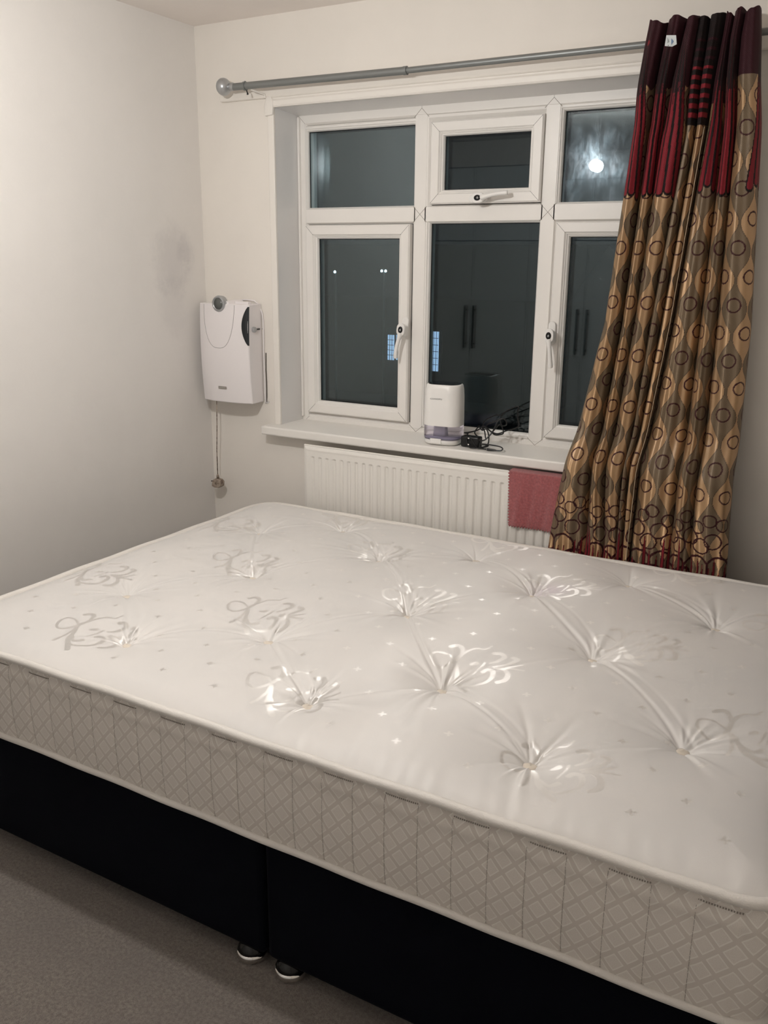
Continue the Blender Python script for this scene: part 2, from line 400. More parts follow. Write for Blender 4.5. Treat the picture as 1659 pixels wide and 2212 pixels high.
# ------------------------------------------------------------------ red cloth over the radiator
M_TOWEL = mat('red terry cloth', (.43, .085, .095), .95, spec=.1, sheen=.5)
_c = mixcol(M_TOWEL, ramp(M_TOWEL, noise(M_TOWEL, 130, 4, .7), .3, .75), (.42, .085, .095), (.62, .155, .16))
lk(M_TOWEL, _c, bsdf(M_TOWEL).inputs['Base Color']); add_bump(M_TOWEL, noise(M_TOWEL, 420, 4, .8), .9, .006); add_bump(M_TOWEL, noise(M_TOWEL, 60, 4, .6), .4, .004)
nx, nz = 190, 150; u = np.linspace(0, 1, nx); v = np.linspace(0, 1, nz)
UU, VV = np.meshgrid(u, v); s = VV * .245                             # arc length down from the back edge
zig = lambda a: .0036 * (2*np.abs((a/.0105) % 1 - .5)*2 - 1)
X = 1.416 + UU * .232 + .012*(1-VV)*0 + (1-UU)*zig(s)*1.0 - .0 + .012*VV*(1-UU)*.9
top_s = .05
Zt = RZ1 + .0025
Z = np.where(s < top_s, Zt + .0 * s, Zt - (s - top_s)); Y = np.where(s < top_s, RY + .045 - (s), RY - .0055)
# round the bend
k = np.clip((s - top_s + .006) / .012, 0, 1); Z = np.where((k > 0) & (k < 1), Zt - .0055*(1-np.cos(k*PI/2)) , Z); Y = np.where((k > 0) & (k < 1), RY + .0 - .0055*np.sin(k*PI/2), Y)
Y = Y - VV * (.003 + .003*np.sin(UU*9+.6) + .0012*np.sin(UU*23+1+VV*4) + .0006*np.sin(UU*50+VV*9)) * (s > top_s)
Z = Z + np.where(VV > .97, zig(UU*.232) * 1.2, 0) - .010*UU*0
towel = grid_obj('towel', np.stack([X, Y, Z], -1), M_TOWEL); sm = towel.modifiers.new('thick', 'SOLIDIFY'); sm.thickness = .0018; sm.offset = 0
tag(towel, 'small red cloth with zigzag-cut edges draped over the radiator', 'cloth')

# ------------------------------------------------------------------ curtain pole
pole = thing('curtain_pole', 'grey metal curtain pole with ball end fixed above the window', 'curtain pole', (1.1, -.08, 2.18))
PY, PZ = -.08, 2.1745
b = MB(); b.smooth = True; b.tube([(.245, PY, PZ+.006), (.972, PY, PZ)], .0125, 20); b.tube([(.966, PY, PZ), (.979, PY, PZ)], .0138, 20); b.build('outer_tube', M_GREYMET, pole, smooth=True)
b = MB(); b.smooth = True; b.tube([(.975, PY, PZ), (2.42, PY, PZ+.003)], .0098, 20); b.build('inner_tube', M_GREYMET, pole, smooth=True)
b = MB(); b.smooth = True
b.lathe([(.008, .252), (.0125, .250), (.0145, .244), (.0145, .236), (.0118, .232), (.0118, .226), (.009, .222)], (0, PY, PZ+.007), 'x', 24)
b.lathe([(max(.001, .031*math.sin(PI*i/24)), .200 - .027*math.cos(PI*i/24)) for i in range(25)], (0, PY, PZ+.010), 'x', 32)
b.build('finial', M_SILVER, pole, smooth=True)
b = MB(); b.smooth = True; b.tube([(.296, PY, PZ+.005), (.304, PY, PZ+.005)], .0158, 20)
b.tube([(.300, PY, PZ+.010), (.300, PY, PZ+.022)], .003, 8); b.build('ring', M_GREYMET, pole, smooth=True)
b = MB(); b.smooth = True; b.tube([(.325, PY+.002, PZ-.008), (.338, PY+.02, PZ-.014), (.345, -.022, PZ-.018), (.346, -.0185, PZ-.03)], .0032, 10); b.build('bracket', M_TRIM, pole, smooth=True)
b = MB(); b.smooth = True; b.tube([(.312, PY-.006, PZ-.012), (.316, PY-.008, PZ-.020), (.318, PY-.008, PZ-.026)], [.002, .0022, .0042], 8); b.build('screw', M_BLACK, pole)

# ------------------------------------------------------------------ curtains
M_CURT = mat('patterned satin', (.4, .3, .2), .38, spec=.55, sheen=.04)
at = nd(M_CURT, 'ShaderNodeAttribute', attribute_name='pattern'); lk(M_CURT, at.outputs['Color'], bsdf(M_CURT).inputs['Base Color'])
ar = nd(M_CURT, 'ShaderNodeAttribute', attribute_name='gloss')
lk(M_CURT, math_(M_CURT, 'SUBTRACT', .66, math_(M_CURT, 'MULTIPLY', ar.outputs['Fac'], .34)), bsdf(M_CURT).inputs['Roughness'])
lk(M_CURT, math_(M_CURT, 'ADD', .12, math_(M_CURT, 'MULTIPLY', ar.outputs['Fac'], .68)), bsdf(M_CURT).inputs['Specular IOR Level'])
_uv = nd(M_CURT, 'ShaderNodeTexCoord').outputs['UV']
wv = nd(M_CURT, 'ShaderNodeTexWave', wave_type='BANDS', bands_direction='DIAGONAL'); wv.inputs['Scale'].default_value = 120; wv.inputs['Distortion'].default_value = 2; lk(M_CURT, _uv, wv.inputs['Vector'])
add_bump(M_CURT, wv.outputs['Fac'], .25, .0012)
_t = nd(M_CURT, 'ShaderNodeTangent', direction_type='UV_MAP', uv_map='UVMap')
_g = nd(M_CURT, 'ShaderNodeBsdfAnisotropic'); _g.distribution = 'GGX'; _g.inputs['Roughness'].default_value = .60; _g.inputs['Anisotropy'].default_value = .80
_vm = nd(M_CURT, 'ShaderNodeMix', data_type='RGBA', blend_type='MULTIPLY'); _vm.inputs[0].default_value = 1; lk(M_CURT, at.outputs['Color'], _vm.inputs[6]); _vm.inputs[7].default_value = (2.2, 2.2, 2.3, 1)
lk(M_CURT, _vm.outputs[2], _g.inputs['Color']); lk(M_CURT, _t.outputs[0], _g.inputs['Tangent'])
_m = nd(M_CURT, 'ShaderNodeMixShader'); lk(M_CURT, math_(M_CURT, 'MULTIPLY', ar.outputs['Fac'], .48), _m.inputs[0])
lk(M_CURT, bsdf(M_CURT).outputs[0], _m.inputs[1]); lk(M_CURT, _g.outputs[0], _m.inputs[2])
lk(M_CURT, _m.outputs[0], M_CURT.node_tree.nodes['Material Output'].inputs['Surface'])
CR = dict(gold=(.40, .255, .135), brown=(.17, .122, .074), ring=(.042, .006, .008), red=(.20, .015, .023), blk=(.012, .007, .007), top=(.034, .007, .011), line=(.07, .045, .03))
def curtain_pattern(u, z, cfg, seed):
    rg = np.random.default_rng(seed); g = {k: np.array(v) for k, v in CR.items()}
    colspace, per = .041, .160
    col = np.empty(u.shape + (3,)); gloss = np.ones(u.shape)
    aa = (u-cfg['u0'])/(2*colspace); aa = np.abs(aa - np.round(aa))
    f = (.25 + .215*np.cos(2*PI*(z-cfg['z0'])/per)) - aa
    gold = f > 0
    col[:] = np.where(gold[..., None], g['gold'], g['brown'])
    gloss = np.where(gold, 1.0, .65)
    thin = np.abs(f) < .012; col[thin] = g['line']
    def ringd(uc, zc, r, th):
        dd = np.sqrt((u-uc)**2 + (z-zc)**2); mk = np.abs(dd - r) < th/2; col[mk] = g['ring']; gloss[mk] = .3
    i0 = int(np.floor((u.min()-cfg['u0'])/colspace))-1; i1 = int(np.ceil((u.max()-cfg['u0'])/colspace))+1
    for i in range(i0, i1+1):
        uc = cfg['u0'] + i*colspace
        for j in range(-2, 20):
            zc = cfg['z0'] + .03 + j*per + (per/2 if i % 2 else 0) - .5
            if zc > .84: ringd(uc, zc, .0190 + .0006*(i % 2), .0042)
    # growing rings towards the hem
    for i in range(i0, i1+1):
        uc = cfg['u0'] + i*colspace
        ringd(uc + rg.uniform(-.01, .01), .79 + .03*(i % 2) + rg.uniform(-.012, .012), .0200, .0044)
        ringd(uc + .02 + rg.uniform(-.01, .01), .715 + .035*(i % 2) + rg.uniform(-.01, .01), .026, .0050)
        if i % 2 == 0: ringd(uc + rg.uniform(-.01, .01), .642 + rg.uniform(-.015, .015), .040, .0075)
        else: ringd(uc + rg.uniform(-.01, .01), .585 + rg.uniform(-.02, .02), .046, .009)
    # flame-like spikes rising from the hem
    for i in range(int((u.max()-u.min())/.021)+2):
        uc = u.min() + i*.021 + rg.uniform(-.003, .003); zt = rg.choice([.64, .68, .73, .66]) + rg.uniform(-.01, .01)
        t = np.clip((zt - z)/.16, 0, 1); hw = .0085*np.sqrt(np.clip(t, 0, 1))
        inn = (np.abs(u-uc) < hw) & (z < zt); core = (np.abs(u-uc) < hw*.6) & (z < zt-.004)
        col[inn] = g['ring']; col[core] = g['red']; gloss[inn] = .2
    # upper zone
    upper = np.zeros(u.shape, bool)
    def paint(mk, c, gl=.15): col[mk] = g[c]; gloss[mk] = gl
    zb = cfg['zb'](u)                                                  # gold shows below this between the fans
    paint(z > zb, 'top')
    for uc, hw0, n_, z_end in cfg['fans']:
        t = np.clip((2.16 - z) / (2.16 - z_end), 0, 1.05)
        hw = hw0 * (.16 + .84 * t**.85)
        a = (u - uc) / hw
        k = (a + 1) / 2 * n_; fi = np.floor(k); fr_ = k - fi
        off = .008 * ((fi % 2) - .5) - .010 * np.abs((fi + .5)/n_*2 - 1)
        half = 1.0 * hw * 2 / n_ / 2; du = (fr_ - .5) * (2*hw/n_)
        zend = z_end + off; rr = hw0 / n_
        below = zend + rr - np.sqrt(np.clip(rr**2 - du**2, 0, None)) - .0035
        body = (np.abs(a) < 1) & (z > below)
        paint(body & (z < 2.20), 'blk', .1)
        core_hw = rr * .72 * np.clip(t, .25, 1)
        below2 = zend + rr - np.sqrt(np.clip((rr*.72)**2 - du**2, 0, None))
        redm = body & (np.abs(du) < core_hw) & (z > below2) & (z < 2.055 - .04*((fi*7) % 3)/3)
        paint(redm, 'red', .15)
        dk = body & (z >= 2.03); paint(dk & (np.abs(du) < core_hw*.7), 'top')
        thin_r = body & (z > 2.0) & (z < 2.15) & (np.abs(du) < core_hw*.35) & ((fi.astype(int) % 2) == 0); paint(thin_r, 'ring')
    for (ua, ub) in cfg['ladders']:
        mk = (u > ua) & (u < ub) & (z > 1.945); paint(mk, 'blk', .1)
        for q in range(9):
            zc = 1.972 + q*.0235; fade = q < 7
            bar = (u > ua+.006+.001*q) & (u < ub-.006-.001*q) & (np.abs(z-zc) < .0068 - .0005*q)
            paint(bar, 'red' if q < 6 else 'top', .15)
    for uc, zc in cfg.get('dots', []):
        paint(((u-uc)/.005)**2 + ((z-zc)/.008)**2 < 1, 'red')
    return col, gloss
def build_curtain(name, rows, cfgf, seed, depth, dy, label, topz):
    """rows: list of (z, [crease x positions]); folds hang between the creases"""
    nf = len(rows[0][1]) - 1; per_fold = 90
    zz = np.arange(.06, topz + .001, .0018); zr = np.array([r_[0] for r_ in rows])[::-1]
    E_ = np.array([r_[1] for r_ in rows])[::-1]
    edges = np.stack([np.interp(zz, zr, E_[:, i]) for i in range(nf+1)], -1)
    k = np.clip((1.06 - zz)/.14, 0, 1); k = k*k*(3-2*k); k3 = np.clip((zz - 1.93)/.15, 0, 1); yb = -.062 - .055*k - .034*k3*k3*(3-2*k3)      # hangs clear of sill and radiator
    nc = nf*per_fold+1
    P = np.zeros((len(zz), nc, 3))
    for c_ in range(nc):
        i = min(c_ // per_fold, nf-1); t = (c_ - i*per_fold) / per_fold
        e0, e1 = edges[:, i], edges[:, i+1]; wd = e1 - e0
        D = np.minimum(depth[i] * (1 + .10*np.sin(zz*5 + i*2.1)) * (1 - .30*np.clip((zz-2.0)/.2, 0, 1)), .040 + wd*.6)
        lowc = np.clip((.84 - zz)/.20, 0, 1); D = D*(1-lowc) + np.minimum(D, .024)*lowc
        x = e0 + wd*(.5 - .5*math.cos(PI*t)) + wd*.10*math.sin(2*PI*t)*math.sin(i*2.3)
        y = yb + dy[i] - D * math.sin(PI*t)**.85
        y = y + .0020*np.sin(9*t*PI + i + zz*2.0)*math.sin(PI*t) * (wd/.06)
        P[:, c_, 0] = x; P[:, c_, 1] = y; P[:, c_, 2] = zz
    seg = np.hypot(np.diff(P[:, :, 0], axis=1), np.diff(P[:, :, 1], axis=1))
    Ug = np.zeros((len(zz), nc)); UE = [0.0]
    zm = (zz > .7) & (zz < 1.9)
    for i in range(nf):
        sl = slice(i*per_fold, (i+1)*per_fold); cum = np.cumsum(seg[:, sl], 1); L = cum[:, -1].copy(); LF = float(L[zm].mean())
        Ug[:, i*per_fold+1:(i+1)*per_fold+1] = UE[-1] + LF/2 + (cum - L[:, None]/2) * (.5 + .5*LF/L[:, None])
        Ug[:, i*per_fold] = Ug[:, i*per_fold] if i else 0
        UE.append(UE[-1] + LF)
    Ug[:, 0] = Ug[:, 1] - .001
    def UF(f): i = min(int(f), nf-1); return UE[i] + (f-i)*(UE[i+1]-UE[i])
    tt = np.clip((zz - (topz-.10))/.10, 0, 1)[:, None]
    ripple = .005*np.sin(Ug[0]*28 + 1) + .002*np.sin(Ug[0]*83)
    P[:, :, 2] += tt**2 * ripple[None, :]
    colr, gl = curtain_pattern(Ug, P[:, :, 2], cfgf(UF), seed)
    root = thing(name, label[0], 'curtain', (float(edges.mean()), -.09, .06), None)
    o = grid_obj('drape', P, M_CURT, root, attrs={'pattern': colr, 'gloss': gl}, uv=np.stack([Ug, P[:, :, 2]], -1))
    sd = o.modifiers.new('thick', 'SOLIDIFY'); sd.thickness = .0014; sd.offset = 1
    return root, P
Z5 = [2.24, 2.16, 1.915, 1.389, .96, .688, .3]
A_ = [[1.783, 1.835, 1.892, 1.919, 1.948, 1.986], [1.772, 1.825, 1.882, 1.913, 1.945, 1.980], [1.751, 1.797, 1.844, 1.904, 1.932, 1.957], [1.711, 1.765, 1.81, 1.853, 1.887, 1.916],
      [1.632, 1.72, 1.772, 1.822, 1.843, 1.868], [1.588, 1.713, 1.78, 1.817, 1.837, 1.861], [1.55, 1.69, 1.765, 1.81, 1.835, 1.86]]
B_ = [[1.990, 2.012, 2.043, 2.072], [1.984, 2.005, 2.038, 2.082], [1.961, 2.007, 2.048, 2.106], [1.920, 2.0, 2.054, 2.140], [1.872, 1.992, 2.057, 2.148], [1.865, 1.988, 2.056, 2.158], [1.864, 1.985, 2.056, 2.165]]
cfgA = lambda U: dict(u0=U(.5), z0=.0, fans=[(U(.42), .060, 5, 1.760), (U(1.45), .062, 5, 1.760), (U(2.45), .064, 5, 1.760)],
    ladders=[(U(3.12), U(3.88)), (U(4.10), U(4.80))], dots=[(U(.45), 2.165), (U(1.40), 2.165)],
    zb=lambda u: np.where(u > U(3.02), 1.945, 2.055 + .012*np.cos(u*80)))
cfgB = lambda U: dict(u0=U(2.30), z0=.08, fans=[(U(.55), .035, 3, 1.775), (U(1.50), .065, 5, 1.757), (U(2.80), .050, 4, 1.775)], ladders=[],
    zb=lambda u: np.where(u < U(.9), 2.0, 2.06), dots=[])
curtA, PA = build_curtain('curtain', list(zip(Z5, A_)), cfgA, 3, [.078, .070, .074, .060, .060], [0, -.004, -.002, -.004, 0],
    ['patterned curtain with red fans above gold and brown, left panel beside the window panes'], 2.222)
curtB, PB = build_curtain('curtain', list(zip(Z5, B_)), cfgB, 8, [.050, .070, .074], [.0, -.002, 0],
    ['patterned curtain with red fans above gold and brown, right panel beyond the pale hem edge'], 2.224)
M_HEM = mat('cream hem edge', (.50, .40, .28), .6); 
cfront = PA[:, -1, :]
hm = MB(); hm.smooth = True
hm.tube([(x-.001, y-.046, z) for x, y, z in cfront[::11] if z < 1.95], .0011, 6); 
hm.build('hem_edge', M_HEM, curtA)
# clear plastic tag pinned near the top of the curtain
tg = MB(); tg.smooth = False
tg.add([(1.841, -.1485, 2.178), (1.868, -.1500, 2.175), (1.872, -.1495, 2.152), (1.860, -.1500, 2.147), (1.839, -.1480, 2.151)], [(0,1,2,3,4)])
tg.m = 1
tg.add([(1.856, -.1512, 2.168), (1.863, -.1515, 2.160), (1.857, -.1512, 2.152)], [(0,1,2)])
tg.m = 2
tg.add([(1.845, -.1505, 2.172), (1.850, -.1508, 2.160), (1.846, -.1505, 2.157)], [(0,1,2)])
tagm = tg.build('tag', [mat('pale plastic tag', (.62, .66, .66), .15), mat('blue print', (.12, .2, .35), .3), mat('grey print', (.3, .33, .33), .3)], curtA); tagm['label'] = 'pale shiny plastic tag'
for v in tagm.data.vertices: v.co.y -= .0085
sd = tagm.modifiers.new('thick', 'SOLIDIFY'); sd.thickness = .0008

# ------------------------------------------------------------------ wall heater
M_HEAT = mat('off-white heater casing', (.84, .80, .80), .38)
hx0, hx1, hz0, hz1 = .041, .292, 1.0, 1.394
heater = thing('wall_heater', 'white wall-mounted fan heater with round dial beside the window', 'heater', ((hx0+hx1)/2, -.05, hz0))
nx, nz = 60, 90
X, Z = np.meshgrid(np.linspace(hx0, hx1, nx), np.linspace(hz0, hz1, nz)); uu = (X-hx0)/(hx1-hx0)*2-1; vv = (Z-hz0)/(hz1-hz0)*2-1
Yf = -.086 - .020*(1-np.abs(uu)**2.6) - .010*(1-np.abs(vv-.1)**2)
hb = MB(); hb.smooth = True
F = np.stack([X, Yf, Z], -1); Bk = F.copy(); Bk[:, :, 1] = -.002; Bk[:, :, 0] = (Bk[:, :, 0]-.172)*.96+.172
V = [tuple(p) for p in F.reshape(-1, 3)] + [tuple(p) for p in Bk.reshape(-1, 3)]
fs = []
idf = lambda r, c: r*nx+c
for r_ in range(nz-1):
    for c_ in range(nx-1):
        fs.append((idf(r_, c_), idf(r_, c_+1), idf(r_+1, c_+1), idf(r_+1, c_)))
N = nx*nz
bd = [idf(0, c) for c in range(nx)] + [idf(r, nx-1) for r in range(1, nz)] + [idf(nz-1, c) for c in range(nx-2, -1, -1)] + [idf(r, 0) for r in range(nz-2, 0, -1)]
for i in range(len(bd)): fs.append((bd[i], bd[(i+1) % len(bd)], bd[(i+1) % len(bd)]+N, bd[i]+N))
fs.append(tuple(b_+N for b_ in bd))
# keep only used back verts
used = sorted({i for f in fs for i in f}); mp_ = {o_: i for i, o_ in enumerate(used)}
hb.add([V[i] for i in used], [tuple(mp_[i] for i in f) for f in fs])
hb.build('casing', M_HEAT, heater, smooth=True, bevel=.004, seg=3, angle=35)
def yface(x, z):
    a = (x-hx0)/(hx1-hx0)*2-1; b_ = (z-hz0)/(hz1-hz0)*2-1; return -.086 - .020*(1-abs(a)**2.6) - .010*(1-abs(b_-.1)**2)
gl = MB(); gl.smooth = True
pts = []
for i in range(41):
    t = i/40; a = PI + PI*t; z = 1.39 + .170*math.sin(a)
    x = .152 + .080*math.copysign(abs(math.cos(a))**.75, math.cos(a)); pts.append((x, yface(x, z)+.0002, z))
gl.tube(pts, .0009, 6); gl.build('panel_line', mat('groove grey', (.25, .23, .22), .8), heater)
vt = MB(); vt.smooth = True
left = []; right = []
for i in range(17):
    t = i/16; z = 1.385 - .150*t; bul = math.sin(PI*t)**.8
    left.append((hx1 - .004 - .024*bul, z)); right.append((hx1 + .0035, z))
vs = [(x, yface(min(x, hx1), z)-.0012, z) for x, z in left] + [(x, -.082 + .0*z, z) for x, z in right]
n_ = 17
mid = [((a[0]+hx1)/2, yface((a[0]+hx1)/2, a[1])-.0012, a[1]) for a in left]
vt.add(vs[:n_] + mid, [(i, i+1, n_+i+1, n_+i) for i in range(n_-1)])
e1 = [(hx1+.0012, yface(hx1, z)+.001, z) for _, z in left]
vt.add(mid + e1, [(i, i+1, n_+i+1, n_+i) for i in range(n_-1)])
vo = vt.build('vent', mat('dark vent', (.008, .009, .011), .45), heater); vo['label'] = 'dark leaf-shaped vent opening'
dl = MB(); dl.smooth = True
cx, cz, yf = .158, 1.394, -.110
dl.lathe([(.022, yf+.03), (.031, yf+.02), (.0325, yf+.004), (.030, yf-.004), (.0245, yf-.006), (.0215, yf-.003), (.0005, yf-.003)], (cx, 0, cz), 'y', 40)
dl.build('dial', M_SILVER, heater, smooth=True)
ds = MB(); ds.smooth = True; ds.lathe([(.0215, yf-.0025), (.0215, yf-.0040), (.0005, yf-.0042)], (cx, 0, cz), 'y', 32)
ds.build('display', mat('grey lcd', (.12, .125, .118), .25), heater)
hs = MB(); hs.smooth = True; hs.lathe([(.016, -.10), (.020, -.06), (.020, -.01)], (cx+.03, 0, 1.389), 'y', 20) ; hs.tube([(.13, -.055, 1.394), (.27, -.055, 1.392)], .011, 14)
hs.build('housing', M_HEAT, heater, smooth=True)
kb = MB(); kb.smooth = True; kb.lathe([(.011, hx1-.004), (.011, hx1+.008), (.008, hx1+.011), (.0005, hx1+.011)], (0, -.064, 1.296), 'x', 20)
kb.build('knob', M_SILVER, heater, smooth=True)
ks = MB(); ks.box((hx1-.008, -.050, 1.2935), (hx1+.0005, -.022, 1.2985)); ks.box((hx1-.004, -.004, 1.2945),(hx1+.0012,-.0035,1.2955)); ks.build('slot', M_BLACK, heater)
pl = MB(); yy_ = yface(.155, 1.06)
pl.box((.140, yy_-.0016, 1.055), (.181, yy_+.002, 1.066)); pl.m = 1
for i in range(7): pl.box((.144+i*.005, yy_-.0020, 1.0585), (.1472+i*.005, yy_-.0014, 1.0628))
pl.build('badge', [mat('badge grey', (.28, .25, .22), .4), mat('badge mark', (.42, .40, .37), .4)], heater)
cb = MB(); cb.smooth = True
cb.tube([(.175, -.006, 1.405), (.22, -.006, 1.408), (.255, -.006, 1.405), (.278, -.006, 1.39), (.292, -.006, 1.36), (.297, -.006, 1.33), (.298, -.007, 1.27), (.296, -.007, 1.20), (.297, -.006, 1.10), (.297, -.006, 1.02), (.30, -.006, .996), (.309, -.005, .996), (.311, -.004, 1.004)], .0028, 8)
cb.build('cable', M_HEAT, heater)
gp = MB(); gp.smooth = True
gp.tube([(.303, -.0012, 1.20), (.301, -.001, 1.13), (.303, -.001, 1.08), (.302, -.001, 1.02), (.300, -.001, .999), (.311, -.001, 1.0)], .002, 6)
gp.build('plaster_gap', mat('dark gap', (.03, .02, .015), .9), heater)
pc = MB(); pc.smooth = True
wirep = [(.094, -.055, 1.004), (.092, -.056, .99), (.095, -.058, .9), (.099, -.06, .78), (.1, -.061, .675)]
plug = thing('hanging_plug', 'dirty brownish plug hanging on a thin wire below the heater', 'plug', (.095, -.06, .64))
pc.tube([(.0965-.02*0, -.075, .998), (.093, -.075, .90), (.078, -.066, .78), (.072, -.06, .675)], .0020, 8)
M_DIRTY = mat('dirty off-white flex', (.33, .24, .18), .6)
_c = mixcol(M_DIRTY, ramp(M_DIRTY, noise(M_DIRTY, 60, 4, .7), .35, .65), (.11, .075, .055), (.45, .37, .30)); lk(M_DIRTY, _c, bsdf(M_DIRTY).inputs['Base Color'])
pc.build('wire', M_DIRTY, plug)
pb = MB(); pb.smooth = True; px, py, pz = .072, -.06, .640
pb.tube([(px, py, pz+.037), (px, py, pz+.030), (px, py, pz+.018)], [.0035, .0055, .0065], 12)
pb.prism([(px-.026, pz-.016), (px-.012, pz-.022), (px+.010, pz-.021), (px+.024, pz-.012), (px+.026, pz+.006), (px+.016, pz+.016), (px-.008, pz+.018), (px-.022, pz+.008)], lambda p, t: (p[0], t, p[1]), py-.014, py+.014)
pb.build('plug_body', M_DIRTY, plug, smooth=True, bevel=.006, seg=3)
pp = MB(); pp.box((px-.036, py-.003, pz+.000), (px-.022, py+.003, pz+.004)); pp.build('pin', M_BLACK, plug)

# ------------------------------------------------------------------ dehumidifier on the sill
def rrect(cx, cy, hx, hy, r, n=8, rot=0):
    o = []
    for qx, qy, a0 in ((1, 1, 0), (-1, 1, PI/2), (-1, -1, PI), (1, -1, 3*PI/2)):
        for i in range(n+1):
            a = a0 + PI/2*i/n; o.append((qx*(hx-r) + r*math.cos(a), qy*(hy-r) + r*math.sin(a)))
    c_, s_ = math.cos(rot), math.sin(rot)
    return [(cx + x*c_ - y*s_, cy + x*s_ + y*c_) for x, y in o]
def loft(B, secs, cap=True):
    n = len(secs[0][0]); vs = []
    for ol, z in secs: vs += [(x, y, z) for x, y in ol]
    fs = [(k*n+i, k*n+(i+1) % n, (k+1)*n+(i+1) % n, (k+1)*n+i) for k in range(len(secs)-1) for i in range(n)]
    if cap: fs += [tuple(range(n))[::-1], tuple((len(secs)-1)*n+i for i in range(n))]
    B.add(vs, fs)
DX, DY, DR = 1.108, .010, .10
dh = thing('dehumidifier', 'white compact dehumidifier with lilac water tank on the window sill', 'dehumidifier', (DX, DY, SILLZ+.003))
sec = lambda hx, hy, r: rrect(DX, DY, hx, hy, r, 8, DR)
b = MB(); b.smooth = True
z0 = .985
loft(b, [(sec(.0700, .056, .040), z0), (sec(.0700, .056, .040), z0+.03), (sec(.0688, .0548, .040), 1.09), (sec(.0672, .053, .040), 1.116), (sec(.0645, .051, .039), 1.131), (sec(.0605, .047, .037), 1.135)])
b.build('body', M_WHITEPL, dh, smooth=True, angle=50)
b = MB(); b.smooth = True; loft(b, [(sec(.0595, .0462, .0365), 1.1345), (sec(.0585, .0452, .0355), 1.1365), (sec(.047, .036, .030), 1.1375)]); b.build('top_panel', mat('glossy black panel', (.006, .006, .007), .12), dh, smooth=True, angle=50)
M_TANK = mat('lilac clear plastic', (.94, .92, .985), .08, trans=.97, ior=1.08)
b = MB(); b.smooth = True
loft(b, [(sec(.068, .0545, .039), .932), (sec(.0700, .056, .040), .945), (sec(.0700, .056, .040), z0-.0005)], cap=False)
loft(b, [(sec(.0655, .052, .037), .936), (sec(.0675, .0535, .038), .947), (sec(.0675, .0535, .038), z0-.0005)], cap=False)
b.build('water_tank', M_TANK, dh, smooth=True, angle=60)
b = MB(); b.smooth = True; loft(b, [(sec(.060, .047, .034), .9345), (sec(.062, .049, .036), .941)]); b.build('water', mat('lilac water', (.74, .71, .90), .1, trans=.4, ior=1.33), dh)
b = MB(); b.smooth = True; loft(b, [(rrect(DX-.015, DY+.01, .025, .02, .01, 5, DR), .9415), (rrect(DX-.015, DY+.01, .022, .018, .01, 5, DR), z0)]); b.build('inner_float', mat('pale lilac insert', (.74, .71, .78), .4), dh)
b = MB(); b.smooth = True
loft(b, [(sec(.062, .049, .038), SILLZ+.003), (sec(.066, .0535, .039), SILLZ+.008), (sec(.0675, .0545, .039), SILLZ+.016), (sec(.0675, .0545, .039), .9335)])
b.build('base', M_WHITEPL, dh, smooth=True, angle=50)
b = MB(); b.smooth = True
c_, s_ = math.cos(DR), math.sin(DR)
loft(b, [(rrect(DX-.012 + .0550*s_, DY - .0550*c_, .022, .0035, .003, 4, DR), .921), (rrect(DX-.012 + .0550*s_, DY - .0550*c_, .022, .0035, .003, 4, DR), .9385)])
b.build('tank_tab', M_WHITEPL, dh, smooth=True)
tc = bpy.data.curves.new('logo_lettering', 'FONT'); tc.body = 'CONOPU'; tc.size = .0098; tc.extrude = .0002; tc.space_character = 1.15
to = bpy.data.objects.new('logo_lettering', tc); COL.objects.link(to); to.rotation_euler = (PI/2, 0, DR)
tmp_dg = bpy.context.evaluated_depsgraph_get(); tme = bpy.data.meshes.new_from_object(to.evaluated_get(tmp_dg))
lt = bpy.data.objects.new('logo_lettering', tme); COL.objects.link(lt); bpy.data.objects.remove(to); lt.name = 'logo_lettering'
tme.materials.clear(); tme.materials.append(mat('grey lettering', (.16, .16, .16), .5))
lt.data.transform(Matrix.Translation((DX-.036 + .0565*s_, DY - .0565*c_ - .0035, 1.082)) @ Matrix.Rotation(DR, 4, 'Z') @ Matrix.Rotation(PI/2, 4, 'X') @ Matrix.Scale(.72, 4, (0, 1, 0)))
lt.parent = dh; lt.matrix_parent_inverse = Matrix.Translation(-Vector(dh.location))

# power adapter with tangled cable
ad = thing('power_adapter', 'black plug-in power adapter with tangled cable on the sill', 'power adapter', (1.235, 0, SILLZ))
b = MB(); b.smooth = True; b.box((1.190, -.020, SILLZ+.003), (1.262, .018, SILLZ+.042)); b.build('adapter_body', M_BLACK, ad, bevel=.006, seg=3)
b = MB(); b.box((1.226, -.034, .949), (1.231, -.020, .953)); b.box((1.226, -.034, .926), (1.231, -.020, .930)); b.build('pin', M_CHROME, ad)
def spline(pts, n=8):
    P = [Vector(p) for p in pts]; o = []
    for i in range(len(P)-1):
        p0, p1, p2, p3 = P[max(i-1, 0)], P[i], P[i+1], P[min(i+2, len(P)-1)]
        for k in range(n):
            t = k/n; o.append(.5*((2*p1) + (-p0+p2)*t + (2*p0-5*p1+4*p2-p3)*t*t + (-p0+3*p1-3*p2+p3)*t**3))
    o.append(P[-1])
    for p in o:
        p.z = max(p.z, SILLZ+.006)
    return o
